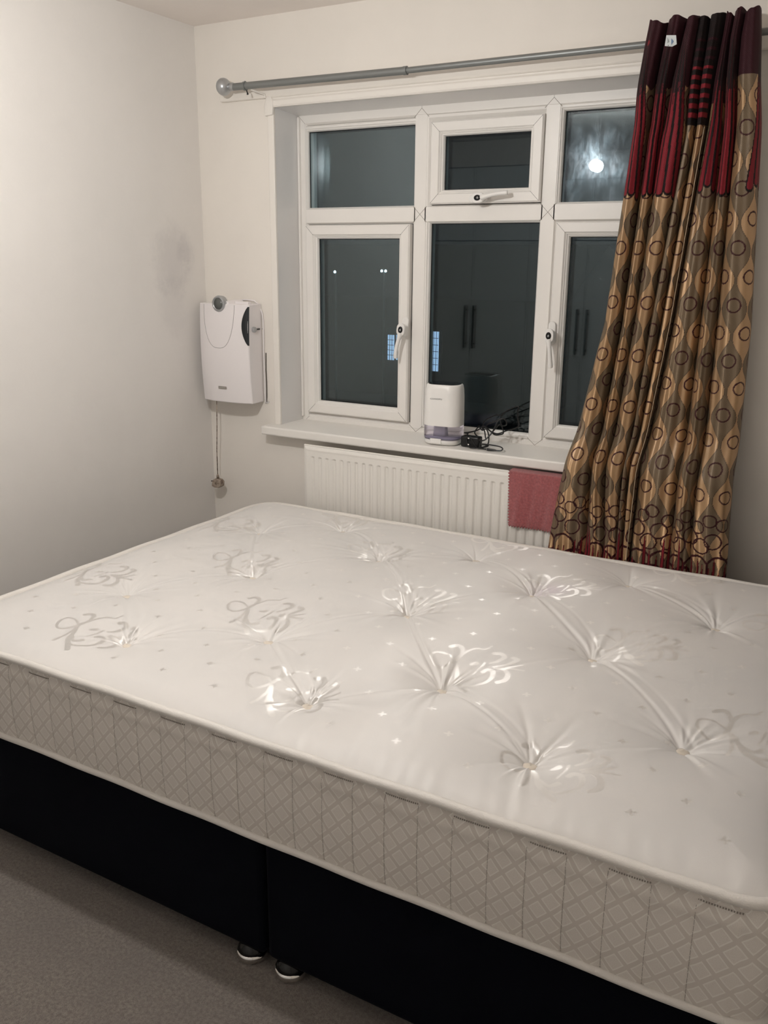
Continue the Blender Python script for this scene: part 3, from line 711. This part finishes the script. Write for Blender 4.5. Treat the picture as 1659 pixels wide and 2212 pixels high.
ca = [(1.252, 0.02, 0.934), (1.269, 0.022, 0.94), (1.28, 0.028, 0.952), (1.29, 0.036, 0.968), (1.306, 0.047, 1.008), (1.312, 0.06, 1.017), (1.303, 0.072, 1.025), (1.284, 0.083, 1.024), (1.252, 0.092, 1.009), (1.232, 0.099, 0.993), (1.225, 0.101, 0.976), (1.234, 0.1, 0.952), (1.242, 0.094, 0.929), (1.255, 0.086, 0.94), (1.279, 0.075, 0.966), (1.303, 0.063, 0.992), (1.322, 0.051, 0.993), (1.341, 0.039, 0.999), (1.345, 0.03, 1.014), (1.335, 0.023, 1.025), (1.32, 0.02, 1.019), (1.3, 0.021, 1.009), (1.279, 0.026, 1.0), (1.267, 0.034, 0.987), (1.278, 0.044, 0.971), (1.293, 0.056, 0.956), (1.308, 0.069, 0.956), (1.316, 0.08, 0.961), (1.307, 0.09, 0.98), (1.297, 0.097, 0.999), (1.296, 0.101, 1.02), (1.314, 0.1, 1.038), (1.34, 0.096, 1.053), (1.36, 0.1, 1.06), (1.36, 0.1, 1.043), (1.361, 0.1, 1.016), (1.367, 0.1, 0.992), (1.359, 0.085, 0.982), (1.337, 0.065, 0.975), (1.307, 0.045, 0.963), (1.281, 0.035, 0.973), (1.263, 0.03, 0.988), (1.252, 0.03, 0.985), (1.258, 0.03, 0.974), (1.246, 0.03, 0.977), (1.232, 0.03, 0.97), (1.209, 0.03, 0.962), (1.192, 0.028, 0.958), (1.187, 0.02, 0.958), (1.206, 0.01, 0.959), (1.212, -.01, 0.958), (1.222, -.03, 0.93), (1.238, -.035, 0.918), (1.247, -.035, 0.918), (1.261, -.03, 0.918), (1.278, -.01, 0.92), (1.283, 0.02, 0.928), (1.279, 0.03, 0.957), (1.269, 0.03, 0.978), (1.252, 0.03, 0.973), (1.24, 0.03, 0.988)]
cbb = [(1.24, .03, .988), (1.237, 0.0, 0.968), (1.25, -0.003, 0.954), (1.266, -0.012, 0.934), (1.271, -0.014, 0.918), (1.278, -0.013, 0.918), (1.298, -0.013, 0.928), (1.276, -0.018, 0.932), (1.292, -0.019, 0.933), (1.322, -0.022, 0.933), (1.348, -0.024, 0.931), (1.359, -0.027, 0.926), (1.354, -0.03, 0.919), (1.336, -0.032, 0.918)]
cc = [(1.233, -0.036, 0.958), (1.245, -0.036, 0.945), (1.261, -0.033, 0.922), (1.27, -0.032, 0.917), (1.281, -0.032, 0.917), (1.298, -0.033, 0.918)]
b = MB(); b.smooth = True
for L in (ca, cbb, cc): b.tube(spline(L), .0024, 8)
b.build('cable', M_BLACK, ad, smooth=True)
b = MB(); b.smooth = True; b.tube([(1.302, -.033, .918), (1.310, -.033, .918), (1.330, -.032, .918)], [.0045, .0045, .003], 12); b.tube([(1.33, -.032, .918), (1.337, -.032, .918)], .0028, 10); b.build('connector', M_BLACK, ad, smooth=True)

# ------------------------------------------------------------------ bed: two divan halves
BX0, BX1, BY0, BY1, BZ0, BZ1 = .455, 2.50, -1.612, -.18, .045, .378
BSPL = 1.478
M_VEL = mat('dark navy velvet', (.0022, .0028, .0060), .85, spec=.08, sheen=.02)
add_bump(M_VEL, noise(M_VEL, 400, 3), .3, .002)
M_PLAT = mat('base top fabric', (.020, .018, .017), .9)
def divan(x0, x1, label):
    r_ = thing('divan_base', label, 'bed base', ((x0+x1)/2, (BY0+BY1)/2, 0), 'dark velvet divan base halves')
    b = MB(); b.box((x0, BY0, BZ0), (x1, BY1, BZ1)); b.build('base_box', M_VEL, r_, bevel=.014, seg=4)
    b = MB(); b.box((x0+.012, BY0+.012, BZ1-.002), (x1-.012, BY1-.012, BZ1+.0015)); b.build('top_cover', M_PLAT, r_)
    return r_
div1 = divan(BX0, BSPL-.004, 'dark navy velvet divan base half on the left, nearer the left wall')
div2 = divan(BSPL+.004, BX1, 'dark navy velvet divan base half on the right, towards the headboard')
def foot(x, y, root):
    b = MB(); b.smooth = True
    b.lathe([(.008, BZ0+.004), (.022, BZ0-.002), (.030, .034), (.034, .026), (.0345, .022)], (x, y, 0), 'z', 32)
    f = b.build('foot', mat('black glossy plastic foot', (.006, .006, .006), .12) if 'black glossy plastic foot' not in bpy.data.materials else bpy.data.materials['black glossy plastic foot'], root, smooth=True)
    b = MB(); b.smooth = True
    b.lathe([(.0335, .0235), (.0365, .021), (.0385, .015), (.038, .008), (.034, .003), (.030, 0.0012)], (x, y, 0), 'z', 40)
    b.build('foot_rim', M_CHROME, f, smooth=True)
for x, root in ((BSPL-.062, div1), (BSPL+.048, div2), (BX0+.09, div1), (BX1-.10, div2)):
    for y in (BY0+(.030 if abs(x-BSPL) < .1 else .11), BY1-.05): foot(x, y, root)
hbm = MB(); hbm.box((2.525, -1.60, 0.02), (2.60, -.12, 1.15))
tag(hbm.build('headboard', M_VEL, bevel=.02, seg=4), 'dark upholstered headboard standing at the right end of the bed', 'headboard')

# ------------------------------------------------------------------ mattress
MX0_, MX1_, MY0_, MY1_ = .412, 2.500, -1.643, -.176
CR_ = .072; ZP = .622; ZB = .384
mattress = thing('mattress', 'cream tufted mattress with damask side border lying on the divan', 'mattress', ((MX0_+MX1_)/2, (MY0_+MY1_)/2, ZB-.004))
TUFTS = [(.687,-1.2),(.907,-.897),(.885,-.338),(1.427,-.384),(1.922,-.359),(2.21,-.572),(1.161,-.556),(1.7,-.591),(1.459,-.918),(1.233,-1.249),
         (.934,-1.444),(.643,-.518),(1.983,-.928),(1.733,-1.26),(1.507,-1.471),(2.017,-1.449),(2.265,-1.244)]
TUFTS = [(x+.0, y+.0) for x, y in TUFTS]
ny, nx = 720, 980
ys = np.linspace(MY0_, MY1_, ny); tx = np.linspace(0, 1, nx)
dyb = np.minimum(ys - MY0_, MY1_ - ys); ins = np.where(dyb < CR_, CR_ - np.sqrt(np.clip(CR_**2 - (CR_-dyb)**2, 0, None)), 0)
X = (MX0_+ins)[:, None]*(1-tx) + (MX1_-ins)[:, None]*tx; Y = np.repeat(ys[:, None], nx, 1)
cxm, cym = (MX0_+MX1_)/2, (MY0_+MY1_)/2
qx = np.abs(X-cxm) - ((MX1_-MX0_)/2 - CR_); qy = np.abs(Y-cym) - ((MY1_-MY0_)/2 - CR_)
E = -(np.sqrt(np.maximum(qx, 0)**2 + np.maximum(qy, 0)**2) + np.minimum(np.maximum(qx, qy), 0) - CR_); E = np.maximum(E, 0)
Zm = ZP + .030*(1-np.exp(-E/.035)) + .010*(1-np.exp(-E/.25))
def sn(t, seed, n=7, base=1.0):
    rg = np.random.default_rng(seed); o = 0
    for _ in range(n): o = o + rg.uniform(.5, 1)*np.sin(t*base*rg.uniform(.5, 2) + rg.uniform(0, 6.28))
    return o / n
Zm += .0050*sn(X*9+Y*3, 1)*sn(Y*11-X*2, 2) + .0012*sn(X*26+Y*14, 31)*sn(Y*30-X*9, 32)
rg = np.random.default_rng(77)
nearest = np.full(X.shape, 9.0)
for k, (tx_, ty_) in enumerate(TUFTS):
    dx, dy = X-tx_, Y-ty_; r = np.hypot(dx, dy); th = np.arctan2(dy, dx); nearest = np.minimum(nearest, r)
    Zm -= .011*np.exp(-(np.maximum(r-.008,0)/.018)) + .021*np.exp(-(r/.062)**1.25) + .012*np.exp(-(r/.15)**2)
    for q in range(rg.integers(14, 19)):
        a = rg.uniform(-PI, PI); sg = rg.uniform(.05, .14); L = rg.uniform(.055, .135); amp = rg.uniform(.35, 1.0)*.0060*rg.choice([-1, 1, 1])
        dth = (th - a - .5*r + PI) % (2*PI) - PI
        wd_ = np.maximum(sg, .006/np.maximum(r, .01)*.5)
        Zm += amp*np.exp(-(dth/wd_)**2)*(1-np.exp(-r/.02))*np.exp(-(r/L)**1.3)
def crease(ax, ay, bx, by, depth, wd=.007, puff=.5, mid=.55, bow=0.0):
    dx, dy = bx-ax, by-ay; L = math.hypot(dx, dy); ux, uy = dx/L, dy/L
    s = (X-ax)*ux + (Y-ay)*uy; d = -(X-ax)*uy + (Y-ay)*ux - bow*np.sin(PI*np.clip(s/L, 0, 1))
    t = s/L; mk = 1/(1+np.exp(-(s-.0)/.006)) * 1/(1+np.exp((s-L)/.006))
    am = mk*(1 - (1-mid)*np.sin(PI*np.clip(t, 0, 1)))
    return am*(-depth*np.exp(-(d/wd)**2) + depth*puff*np.exp(-((d-wd*2.0)/(wd*1.5))**2) + depth*puff*.7*np.exp(-((d+wd*2.2)/(wd*1.5))**2))
pairs = []
for i in range(len(TUFTS)):
    for j in range(i+1, len(TUFTS)):
        ax, ay = TUFTS[i]; bx, by = TUFTS[j]; L = math.hypot(ax-bx, ay-by)
        if L < .47: pairs.append((i, j, L))
for i, j, L in pairs:
    strong = 1.0 if (TUFTS[j][1]-TUFTS[i][1])*(TUFTS[j][0]-TUFTS[i][0]) < 0 else .35
    Zm += crease(*TUFTS[i], *TUFTS[j], .0036*strong, .0045+.002*rg.random(), .6, .38, rg.uniform(-.02, .02))
    if strong == 1.0 and rg.random() < .7: Zm += crease(TUFTS[i][0]+.012, TUFTS[i][1]+.010, TUFTS[j][0]+.02, TUFTS[j][1]+.016, .0022, .005, .5, .15, .015)
# puckers at the piped edge
s_edge = X*1.0 + Y*.35
Zm += .0030*np.exp(-E/.035)*(1-np.exp(-E/.006))*sn((X+.2*Y)*95, 5, 6)*(np.abs(Y-cym) > (MY1_-MY0_)/2-.12)
Zm += .0016*np.exp(-E/.030)*(1-np.exp(-E/.006))*sn((Y+.2*X)*95, 6, 6)*(np.abs(X-cxm) > (MX1_-MX0_)/2-.12)
Zm += .004*np.exp(-(E/.10))*(1-np.exp(-E/.02))*np.clip(sn(X*22+Y*4, 8, 5), 0, 1)
# woven motifs
MOTIF = {'loop': ([(-0.001, 0.001), (-0.031, 0.018), (-0.056, 0.016), (-0.061, -0.004), (-0.043, -0.033), (-0.019, -0.039), (-0.006, -0.019), (-0.001, 0.001)], .0038, .0048),
 'curl': ([(0.0, 0.002), (0.001, 0.032), (-0.008, 0.058), (-0.023, 0.068), (-0.036, 0.055)], .0022, .0085), 'rib': ([(0.0, 0.002), (0.005, 0.043), (0.02, 0.075), (0.042, 0.083), (0.05, 0.106)], .0065, .003),
 'tl': ([(0.0, -0.003), (0.012, -0.033), (0.017, -0.071), (0.014, -0.093)], .003, .005), 'td': ([(0.006, -0.008), (0.024, -0.039), (0.039, -0.069), (0.06, -0.088), (0.08, -0.107)], .0045, .0085),
 's1': ([(0.034, -0.049), (0.057, -0.067), (0.071, -0.051)], .003, .007), 's2': ([(0.055, -0.084), (0.081, -0.083), (0.106, -0.061), (0.11, -0.035), (0.101, -0.009), (0.086, -0.006), (0.08, -0.017)], .004, .0075),
 'st': ([(0.062, -0.032), (0.068, 0.004), (0.068, 0.021)], .0025, .0035), 'l1': ([(0.08, 0.024), (0.092, 0.039), (0.099, 0.065), (0.086, 0.079), (0.071, 0.074)], .0035, .0085),
 'l2': ([(0.093, 0.011), (0.117, 0.029), (0.13, 0.058), (0.13, 0.07), (0.12, 0.073)], .003, .0085), 'l3': ([(0.098, 0.006), (0.118, 0.009), (0.139, -0.01), (0.143, -0.039), (0.132, -0.053)], .003, .0085),
 'l4': ([(0.041, 0.001), (0.051, 0.011)], .004, .008), 'l5': ([(0.108, 0.010), (0.135, 0.018), (0.165, 0.022)], .008, .003), 'l6': ([(0.118, 0.016), (0.142, 0.036), (0.152, 0.048)], .006, .003)}
def smoothpoly(L, n=10):
    P = [Vector((*p, 0)) for p in L]; o = []
    for i in range(len(P)-1):
        p0, p1, p2, p3 = P[max(i-1, 0)], P[i], P[i+1], P[min(i+2, len(P)-1)]
        for k in range(n):
            t = k/n; q = .5*((2*p1) + (-p0+p2)*t + (2*p0-5*p1+4*p2-p3)*t*t + (-p0+3*p1-3*p2+p3)*t**3); o.append((q.x, q.y))
    o.append(tuple(L[-1])); return o
MOT = [(smoothpoly(L), a, b) for L, a, b in MOTIF.values()]
mask = np.zeros(X.shape)
centres = []
for i in range(-4, 5):
    for j in range(-5, 6):
        c0 = (1.405 + .31*(i+j), -.845 + .31*(i-j))
        if MX0_-.05 < c0[0] < MX1_+.05 and MY0_-.1 < c0[1] < MY1_+.1: centres.append(c0)
for c0x, c0y in centres:
    rr = np.where((ys > c0y-.13) & (ys < c0y+.13))[0]
    if not len(rr): continue
    cc0 = int(np.clip((c0x-.09-MX0_)/(MX1_-MX0_)*nx, 0, nx-1)); cc1 = int(np.clip((c0x+.19-MX0_)/(MX1_-MX0_)*nx, 0, nx))
    if cc1-cc0 < 3: continue
    sl = (slice(rr[0], rr[-1]+1), slice(cc0, cc1)); xx, yy = X[sl]-c0x, Y[sl]-c0y; best = np.full(xx.shape, -1.0)
    for L, w0, w1 in MOT:
        n_ = len(L)
        for k in range(n_-1):
            ax, ay = L[k]; bx, by = L[k+1]; dx, dy = bx-ax, by-ay; l2 = dx*dx+dy*dy+1e-12
            t = np.clip(((xx-ax)*dx+(yy-ay)*dy)/l2, 0, 1); dd = np.hypot(xx-ax-t*dx, yy-ay-t*dy)
            w_ = w0+(w1-w0)*math.sin(PI*.5*min(1, (k/n_)*1.15)); best = np.maximum(best, w_*.85-dd)
    mask[sl] = np.maximum(mask[sl], np.clip(best/.0016+.5, 0, 1))
# little sprigs
st = .0775
for i in range(-20, 21):
    for j in range(-20, 21):
        sx, sy = 1.385 + st*i, -.845 - .16 + st*j
        if (i+j) % 2 or not (MX0_+.04 < sx < MX1_-.04 and MY0_+.04 < sy < MY1_-.04): continue
        if any(-.085 < sx-a < .185 and -.125 < sy-b_ < .12 for a, b_ in centres): continue
        r0 = int((sy-.012-MY0_)/(MY1_-MY0_)*ny); c0 = int((sx-.012-MX0_)/(MX1_-MX0_)*nx); sl = (slice(r0, r0+15), slice(c0, c0+15))
        xx, yy = X[sl]-sx, Y[sl]-sy; a = .35
        p, q = xx*math.cos(a)+yy*math.sin(a), -xx*math.sin(a)+yy*math.cos(a)
        dd = np.minimum(np.maximum(np.abs(p)-.0095, np.abs(q)-.0024), np.maximum(np.abs(q)-.0095, np.abs(p)-.0024))
        mask[sl] = np.maximum(mask[sl], np.clip(-dd/.0016+.5, 0, 1))
stain = np.exp(-(((X-1.745)/.055)**2 + ((Y+.565)/.05)**2)**1.2)
M_TICK = mat('cream woven ticking', (.80, .77, .73), .55, spec=.35, sheen=.35)
at = nd(M_TICK, 'ShaderNodeAttribute', attribute_name='motif'); as_ = nd(M_TICK, 'ShaderNodeAttribute', attribute_name='stain')
_c = mixcol(M_TICK, ramp(M_TICK, noise(M_TICK, 5, 3, .6), .35, .7), (.79, .76, .73), (.76, .737, .712))
_c = mixcol(M_TICK, at.outputs['Fac'], _c, (.77, .74, .705))
_c = mixcol(M_TICK, math_(M_TICK, 'MULTIPLY', as_.outputs['Fac'], .55), _c, (.72, .62, .70))
lk(M_TICK, _c, bsdf(M_TICK).inputs['Base Color'])
lk(M_TICK, math_(M_TICK, 'SUBTRACT', .52, math_(M_TICK, 'MULTIPLY', at.outputs['Fac'], .19)), bsdf(M_TICK).inputs['Roughness'])
lk(M_TICK, math_(M_TICK, 'ADD', .35, math_(M_TICK, 'MULTIPLY', at.outputs['Fac'], .65)), bsdf(M_TICK).inputs['Specular IOR Level'])
add_bump(M_TICK, noise(M_TICK, 700, 2, .6), .12, .0015)
# satin threads of the motif run across the bed: a narrow anisotropic gloss
_t = nd(M_TICK, 'ShaderNodeTangent', direction_type='UV_MAP', uv_map='UVMap')
_g = nd(M_TICK, 'ShaderNodeBsdfAnisotropic'); _g.distribution = 'GGX'; _g.inputs['Roughness'].default_value = .655; _g.inputs['Anisotropy'].default_value = .78
_g.inputs['Color'].default_value = (1, .97, .93, 1); lk(M_TICK, _t.outputs[0], _g.inputs['Tangent'])
_m = nd(M_TICK, 'ShaderNodeMixShader'); lk(M_TICK, math_(M_TICK, 'ADD', .05, math_(M_TICK, 'MULTIPLY', at.outputs['Fac'], .42)), _m.inputs[0])
lk(M_TICK, bsdf(M_TICK).outputs[0], _m.inputs[1]); lk(M_TICK, _g.outputs[0], _m.inputs[2])
lk(M_TICK, _m.outputs[0], M_TICK.node_tree.nodes['Material Output'].inputs['Surface'])
grid_obj('top_panel', np.stack([X, Y, Zm], -1), M_TICK, mattress, attrs={'motif': mask, 'stain': stain}, uv=np.stack([X, Y], -1))
# tuft buttons
M_BUT = mat('wool tuft', (.74, .66, .56), .9, sheen=.4)
def surf_z(x, y):
    r_ = int(round((y-MY0_)/(MY1_-MY0_)*(ny-1))); c_ = int(round((x-X[r_, 0])/(X[r_, -1]-X[r_, 0])*(nx-1))); return float(Zm[r_, c_])
for k, (x, y) in enumerate(TUFTS):
    b = MB(); b.smooth = True; z = surf_z(x, y); rr = random.Random(k)
    n1, n2 = 14, 6; vs = []
    for i in range(n2+1):
        p_ = PI*i/n2
        for j in range(n1):
            t = 2*PI*j/n1; q = 1 + .16*rr.uniform(-1, 1)
            vs.append((x + .0165*math.sin(p_)*math.cos(t)*q, y + .0125*math.sin(p_)*math.sin(t)*q, z + .006 + .0050*math.cos(p_) + .001*rr.uniform(-1, 1)))
    b.add(vs, [(i*n1+j, i*n1+(j+1) % n1, (i+1)*n1+(j+1) % n1, (i+1)*n1+j) for i in range(n2) for j in range(n1)])
    b.build('tuft', M_BUT, mattress)
# side border
def outline(off=0.0, step=.004):
    P = []; r = CR_+off; x0, x1, y0, y1 = MX0_-off, MX1_+off, MY0_-off, MY1_+off
    def line(a, b_):
        L = math.hypot(b_[0]-a[0], b_[1]-a[1]); n = max(2, int(L/step)); return [(a[0]+(b_[0]-a[0])*i/n, a[1]+(b_[1]-a[1])*i/n) for i in range(n)]
    def arc(cx, cy, a0):
        n = int(r*PI/2/step)+2; return [(cx+r*math.cos(a0+PI/2*i/n), cy+r*math.sin(a0+PI/2*i/n)) for i in range(n)]
    P += line((x0+r, y0), (x1-r, y0)) + arc(x1-r, y0+r, -PI/2) + line((x1, y0+r), (x1, y1-r)) + arc(x1-r, y1-r, 0)
    P += line((x1-r, y1), (x0+r, y1)) + arc(x0+r, y1-r, PI/2) + line((x0, y1-r), (x0, y0+r)) + arc(x0+r, y0+r, PI)
    return P
O = np.array(outline()); nO = len(O)
Tn = np.roll(O, -1, 0) - np.roll(O, 1, 0); Tn /= np.linalg.norm(Tn, axis=1)[:, None]; Nn = np.stack([Tn[:, 1], -Tn[:, 0]], -1)
S = np.concatenate([[0], np.cumsum(np.linalg.norm(np.diff(O, axis=0), axis=1))])
s_off = MX0_ + CR_                                                   # so that S + s_off = x along the front
nt_ = 56; tt = np.linspace(0, 1, nt_)
SS, TT = np.meshgrid(S + s_off, tt)
stitch_x0, sp = 1.661, .0712
phs = (SS - stitch_x0)/sp; dst = np.abs(phs - np.round(phs))*sp
def side_off(SS, TT):
    phs = (SS - stitch_x0)/sp; dst = np.abs(phs - np.round(phs))*sp
    o = .010*np.sin(PI*TT)**.7 - .0036*np.exp(-(dst/.007)**2)*np.clip((.93-TT)/.05, 0, 1)
    o = o + .0035*np.exp(-((TT-.10)/.05)**2)*sn(SS*60, 21, 6)
    iseven = (np.floor(phs) % 2 == 0)
    o = o - .003*np.exp(-((TT-.90)/.025)**2)*iseven + .004*np.exp(-((TT-.82)/.06)**2) - .006*np.clip((TT-.93)/.07, 0, 1)
    return o
OFF = side_off(SS, TT)
PX = O[None, :, 0] + Nn[None, :, 0]*OFF; PYY = O[None, :, 1] + Nn[None, :, 1]*OFF; PZZ = ZB + (ZP-ZB)*TT + 0*SS
M_SIDE = mat('damask border', (.6, .55, .48), .6, spec=.35, sheen=.2)
uvn = nd(M_SIDE, 'ShaderNodeTexCoord').outputs['UV']; sp_ = nd(M_SIDE, 'ShaderNodeSeparateXYZ'); lk(M_SIDE, uvn, sp_.inputs[0])
def diag(sign):
    a = math_(M_SIDE, 'ADD', math_(M_SIDE, 'MULTIPLY', sp_.outputs[0], 1/.046), math_(M_SIDE, 'MULTIPLY', sp_.outputs[1], sign/.050))
    return math_(M_SIDE, 'ABSOLUTE', math_(M_SIDE, 'SUBTRACT', math_(M_SIDE, 'FRACT', a), .5))
dmx = math_(M_SIDE, 'MAXIMUM', diag(1), diag(-1))
band = ramp(M_SIDE, dmx, .375, .395)
edge_ = math_(M_SIDE, 'MULTIPLY', ramp(M_SIDE, dmx, .31, .33), math_(M_SIDE, 'SUBTRACT', 1, band))
fine = ramp(M_SIDE, noise(M_SIDE, 900, 2, .5, uvn), .45, .6)
c1 = mixcol(M_SIDE, fine, (.79, .73, .67), (.87, .82, .76)); c1 = mixcol(M_SIDE, edge_, c1, (.91, .87, .81)); c1 = mixcol(M_SIDE, band, c1, (.735, .675, .615))
lk(M_SIDE, c1, bsdf(M_SIDE).inputs['Base Color'])
add_bump(M_SIDE, band, -.35, .0015)
grid_obj('side_border', np.stack([PX, PYY, PZZ], -1), M_SIDE, mattress, cyclic=True, uv=np.stack([SS, PZZ], -1))
b = MB(); b.add([(x, y, ZB) for x, y in outline(0, .02)], [tuple(range(len(outline(0, .02))))]); b.build('underside', M_SIDE, mattress)
M_PIPE = mat('tape edging', (.80, .76, .71), .5, sheen=.3)
add_bump(M_PIPE, noise(M_PIPE, 350, 2, .6), .4, .002)
for nm, z, off, r_ in (('piping', ZP+.002, .0085, .0105), ('piping', ZB+.006, .004, .0078)):
    pts = outline(off, .009); b = MB(); b.smooth = True
    b.tube([(x, y, z + .0018*math.sin(i*.037) + .0010*math.sin(i*.21)) for i, (x, y) in enumerate(pts)], r_, 10, closed=True); b.build(nm, M_PIPE, mattress)
# stitching on the visible front border
M_ST = mat('grey stitching', (.34, .30, .265), .8)
b = MB()
def sidepos(x, t):
    o = float(side_off(np.array([[x]]), np.array([[t]]))[0, 0]); return MY0_ - o
k0 = int(math.ceil((MX0_+CR_ - stitch_x0)/sp)); k1 = int(math.floor((MX1_-CR_*.3 - stitch_x0)/sp))
for k in range(k0, k1+1):
    x = stitch_x0 + k*sp
    if x > MX1_-CR_: continue
    tts = [.03 + .87*i/18 for i in range(19)]
    for i in range(18):
        ta, tb = tts[i], tts[i+1]-.006; ya, yb_ = sidepos(x, ta)-.0005, sidepos(x, tb)-.0005; za, zb_ = ZB+(ZP-ZB)*ta, ZB+(ZP-ZB)*tb
        b.add([(x-.0004, ya, za), (x+.0004, ya, za), (x+.0004, yb_, zb_), (x-.0004, yb_, zb_)], [(0,1,2,3)])
    if k % 2 == 0 and x+sp < MX1_-CR_*.5:
        n_ = 17
        for i in range(n_):
            xa = x + sp*(i+.1)/n_; ya = sidepos(xa, .905)-.0012; za = ZB+(ZP-ZB)*.905
            b.box((xa, ya-.0004, za-.0013), (xa+.0021, ya+.0012, za+.0013))
b.build('stitching', M_ST, mattress)

# ------------------------------------------------------------------ pendant lamp (seen in the panes)
lamp = thing('pendant_lamp', 'bare round lit bulb on a ceiling cord, mirrored in the top right pane', 'lamp', (BULB[0], BULB[1], H))
b = MB(); b.smooth = True; b.lathe([(.045, H), (.045, H-.012), (.030, H-.022), (.006, H-.03)], (BULB[0], BULB[1], 0), 'z', 32); b.build('ceiling_rose', M_WHITEPL, lamp, smooth=True)
b = MB(); b.smooth = True; b.tube([(BULB[0], BULB[1], H-.025), (BULB[0], BULB[1], BULB[2]+.085)], .0035, 10); b.build('cord', M_WHITEPL, lamp)
b = MB(); b.smooth = True; b.lathe([(.010, BULB[2]+.09), (.019, BULB[2]+.078), (.019, BULB[2]+.040), (.015, BULB[2]+.030)], (BULB[0], BULB[1], 0), 'z', 24); b.build('lamp_holder', M_WHITEPL, lamp, smooth=True)
M_BULB = mat('lit bulb', (1, 1, 1), .5, emit=BULB_COLOR, es=BULB_STRENGTH)
b = MB(); b.smooth = True; b.lathe([(max(.0008, BULB_R*math.sin(PI*i/20)), BULB[2] - BULB_R*math.cos(PI*i/20)) for i in range(21)], (BULB[0], BULB[1], 0), 'z', 32); b.build('bulb', M_BULB, lamp)

# ------------------------------------------------------------------ wardrobe behind the camera (mirrored in the panes)
M_WARD = mat('pale grey lacquer', (.88, .88, .87), .35)
wr = thing('fitted_wardrobe', 'pale grey fitted wardrobe with black bar handles, mirrored in the window panes', 'wardrobe', (.5, -3.55, 0))
YW = -3.25
b = MB(); b.box((-1.28, -3.84, .0), (2.70, YW-.022, 2.24)); b.build('carcass', M_WARD, wr)
b = MB(); b.box((-1.28, -3.84, 2.242), (2.70, YW, H-.002)); b.build('cornice', M_CEIL, wr)
b = MB(); b.box((-1.28, YW-.0215, .0), (-.867, YW-.002, 2.24)); b.build('filler_panel', M_WARD, wr)
for i in range(7):
    x0 = -.865 + i*.455
    b = MB(); b.box((x0+.002, YW-.0215, .06), (x0+.453, YW, 1.708)); dr = b.build('door', M_WARD, wr, bevel=.002)
    hx = x0 + (.418 if i % 2 == 0 else .037)
    b = MB(); b.smooth = True; b.box((hx-.006, YW+.025, .90), (hx+.006, YW+.037, 1.23)); b.box((hx-.005, YW-.001, .93), (hx+.005, YW+.026, .94)); b.box((hx-.005, YW-.001, 1.19), (hx+.005, YW+.026, 1.20)); b.build('handle', M_BLACK, dr)
    b = MB(); b.box((x0+.002, YW-.0215, 1.714), (x0+.453, YW, 2.236)); b.build('door', M_WARD, wr, bevel=.002)

# ------------------------------------------------------------------ outside at night
slabm = mat('night lawn', (.02, .025, .02), .95); b = MB(); b.box((-60, .4, -3.2), (40, 70, -3.0)); o = b.build('ground_outside', slabm); o['kind'] = 'structure'
house = thing('neighbour_house', 'dark neighbouring house with one lit leaded window, seen through the left panes', 'house', (-11.6, 26, -3.0))
b = MB(); b.box((-17.5, 24.06, -3), (-6.5, 31, .4)); b.build('wall', mat('dark brick', (.04, .03, .028), .9), house)
b = MB(); b.prism([(23.6, .35), (31.4, .35), (27.5, 2.1)], lambda p, t: (t, p[0], p[1]), -17.8, -6.2); b.build('roof', mat('dark slate', (.02, .02, .024), .8), house)
lit = mat('lit curtain', (.5, .6, .7), .6, emit=(.50, .70, 1.0), es=.85)
_n = nd(lit, 'ShaderNodeTexWave', bands_direction='X'); _n.inputs['Scale'].default_value = 5; _n.inputs['Distortion'].default_value = 2; lk(lit, coords(lit), _n.inputs[0])
lk(lit, math_(lit, 'ADD', .45, math_(lit, 'MULTIPLY', _n.outputs['Fac'], .7)), bsdf(lit).inputs['Emission Strength'])
wf = MB(); wf.m = 0
b = MB(); b.box((-12.74, 24.0, -2.15), (-10.62, 24.07, -.70)); wfr = b.build('window', mat('dark frame', (.03, .03, .03), .7), house)
for (x0, x1, z0, z1) in ((-12.66, -12.42, -1.78, -.93), (-12.33, -12.10, -1.76, -.91), (-11.0, -10.72, -2.05, -.74)):
    b = MB(); b.box((x0, 23.97, z0), (x1, 24.0, z1)); b.build('pane', lit, wfr)
    b = MB()
    n_ = 5 if z0 > -2 else 6
    for i in range(1, n_): z = z0 + (z1-z0)*i/n_; b.box((x0, 23.955, z-.008), (x1, 23.97, z+.008))
    xm = x0 + (x1-x0)*.34; b.box((xm-.006, 23.955, z0), (xm+.006, 23.97, z1)); xm = x0 + (x1-x0)*.72; b.box((xm-.006, 23.955, z0), (xm+.006, 23.97, z1))
    b.build('lead_bar', M_BLACK, wfr)
M_LAMP_E = mat('street lamp glow', (1, 1, 1), .5, emit=(.75, .92, 1.0), es=4)
for x, z, two, lab in ((-16.26, 1.10, True, 'distant double-headed street lamp glowing behind the left pane'), (-18.65, 1.03, False, 'distant small single street lamp glowing at far left of the panes')):
    t = thing('street_lamp', lab, 'street lamp', (x, 19+two, -3))
    yy_ = t.location.y; k = (yy_+2.92)/32.92; x = 2.52+(x-2.52)*k; z = 1.571+(z-1.571)*k; t.location.x = x
    b = MB(); b.smooth = True; b.tube([(x, yy_, -2.99), (x, yy_, z+.05)], .03, 8); b.tube([(x-.09*two-.01, yy_, z+.05), (x+.09*two+.01, yy_, z+.05)], .012, 8); b.build('pole', mat('dark pole', (.05, .05, .05), .6) if 'dark pole' not in bpy.data.materials else bpy.data.materials['dark pole'], t)
    for dx in ((-.065, .065) if two else (0,)):
        b = MB(); b.smooth = True; b.lathe([(.008, z-.04), (.032, z-.03), (.036, z+.01), (.01, z+.035)], (x+dx, yy_-.04, 0), 'z', 14); b.build('lamp_head', M_LAMP_E, t)
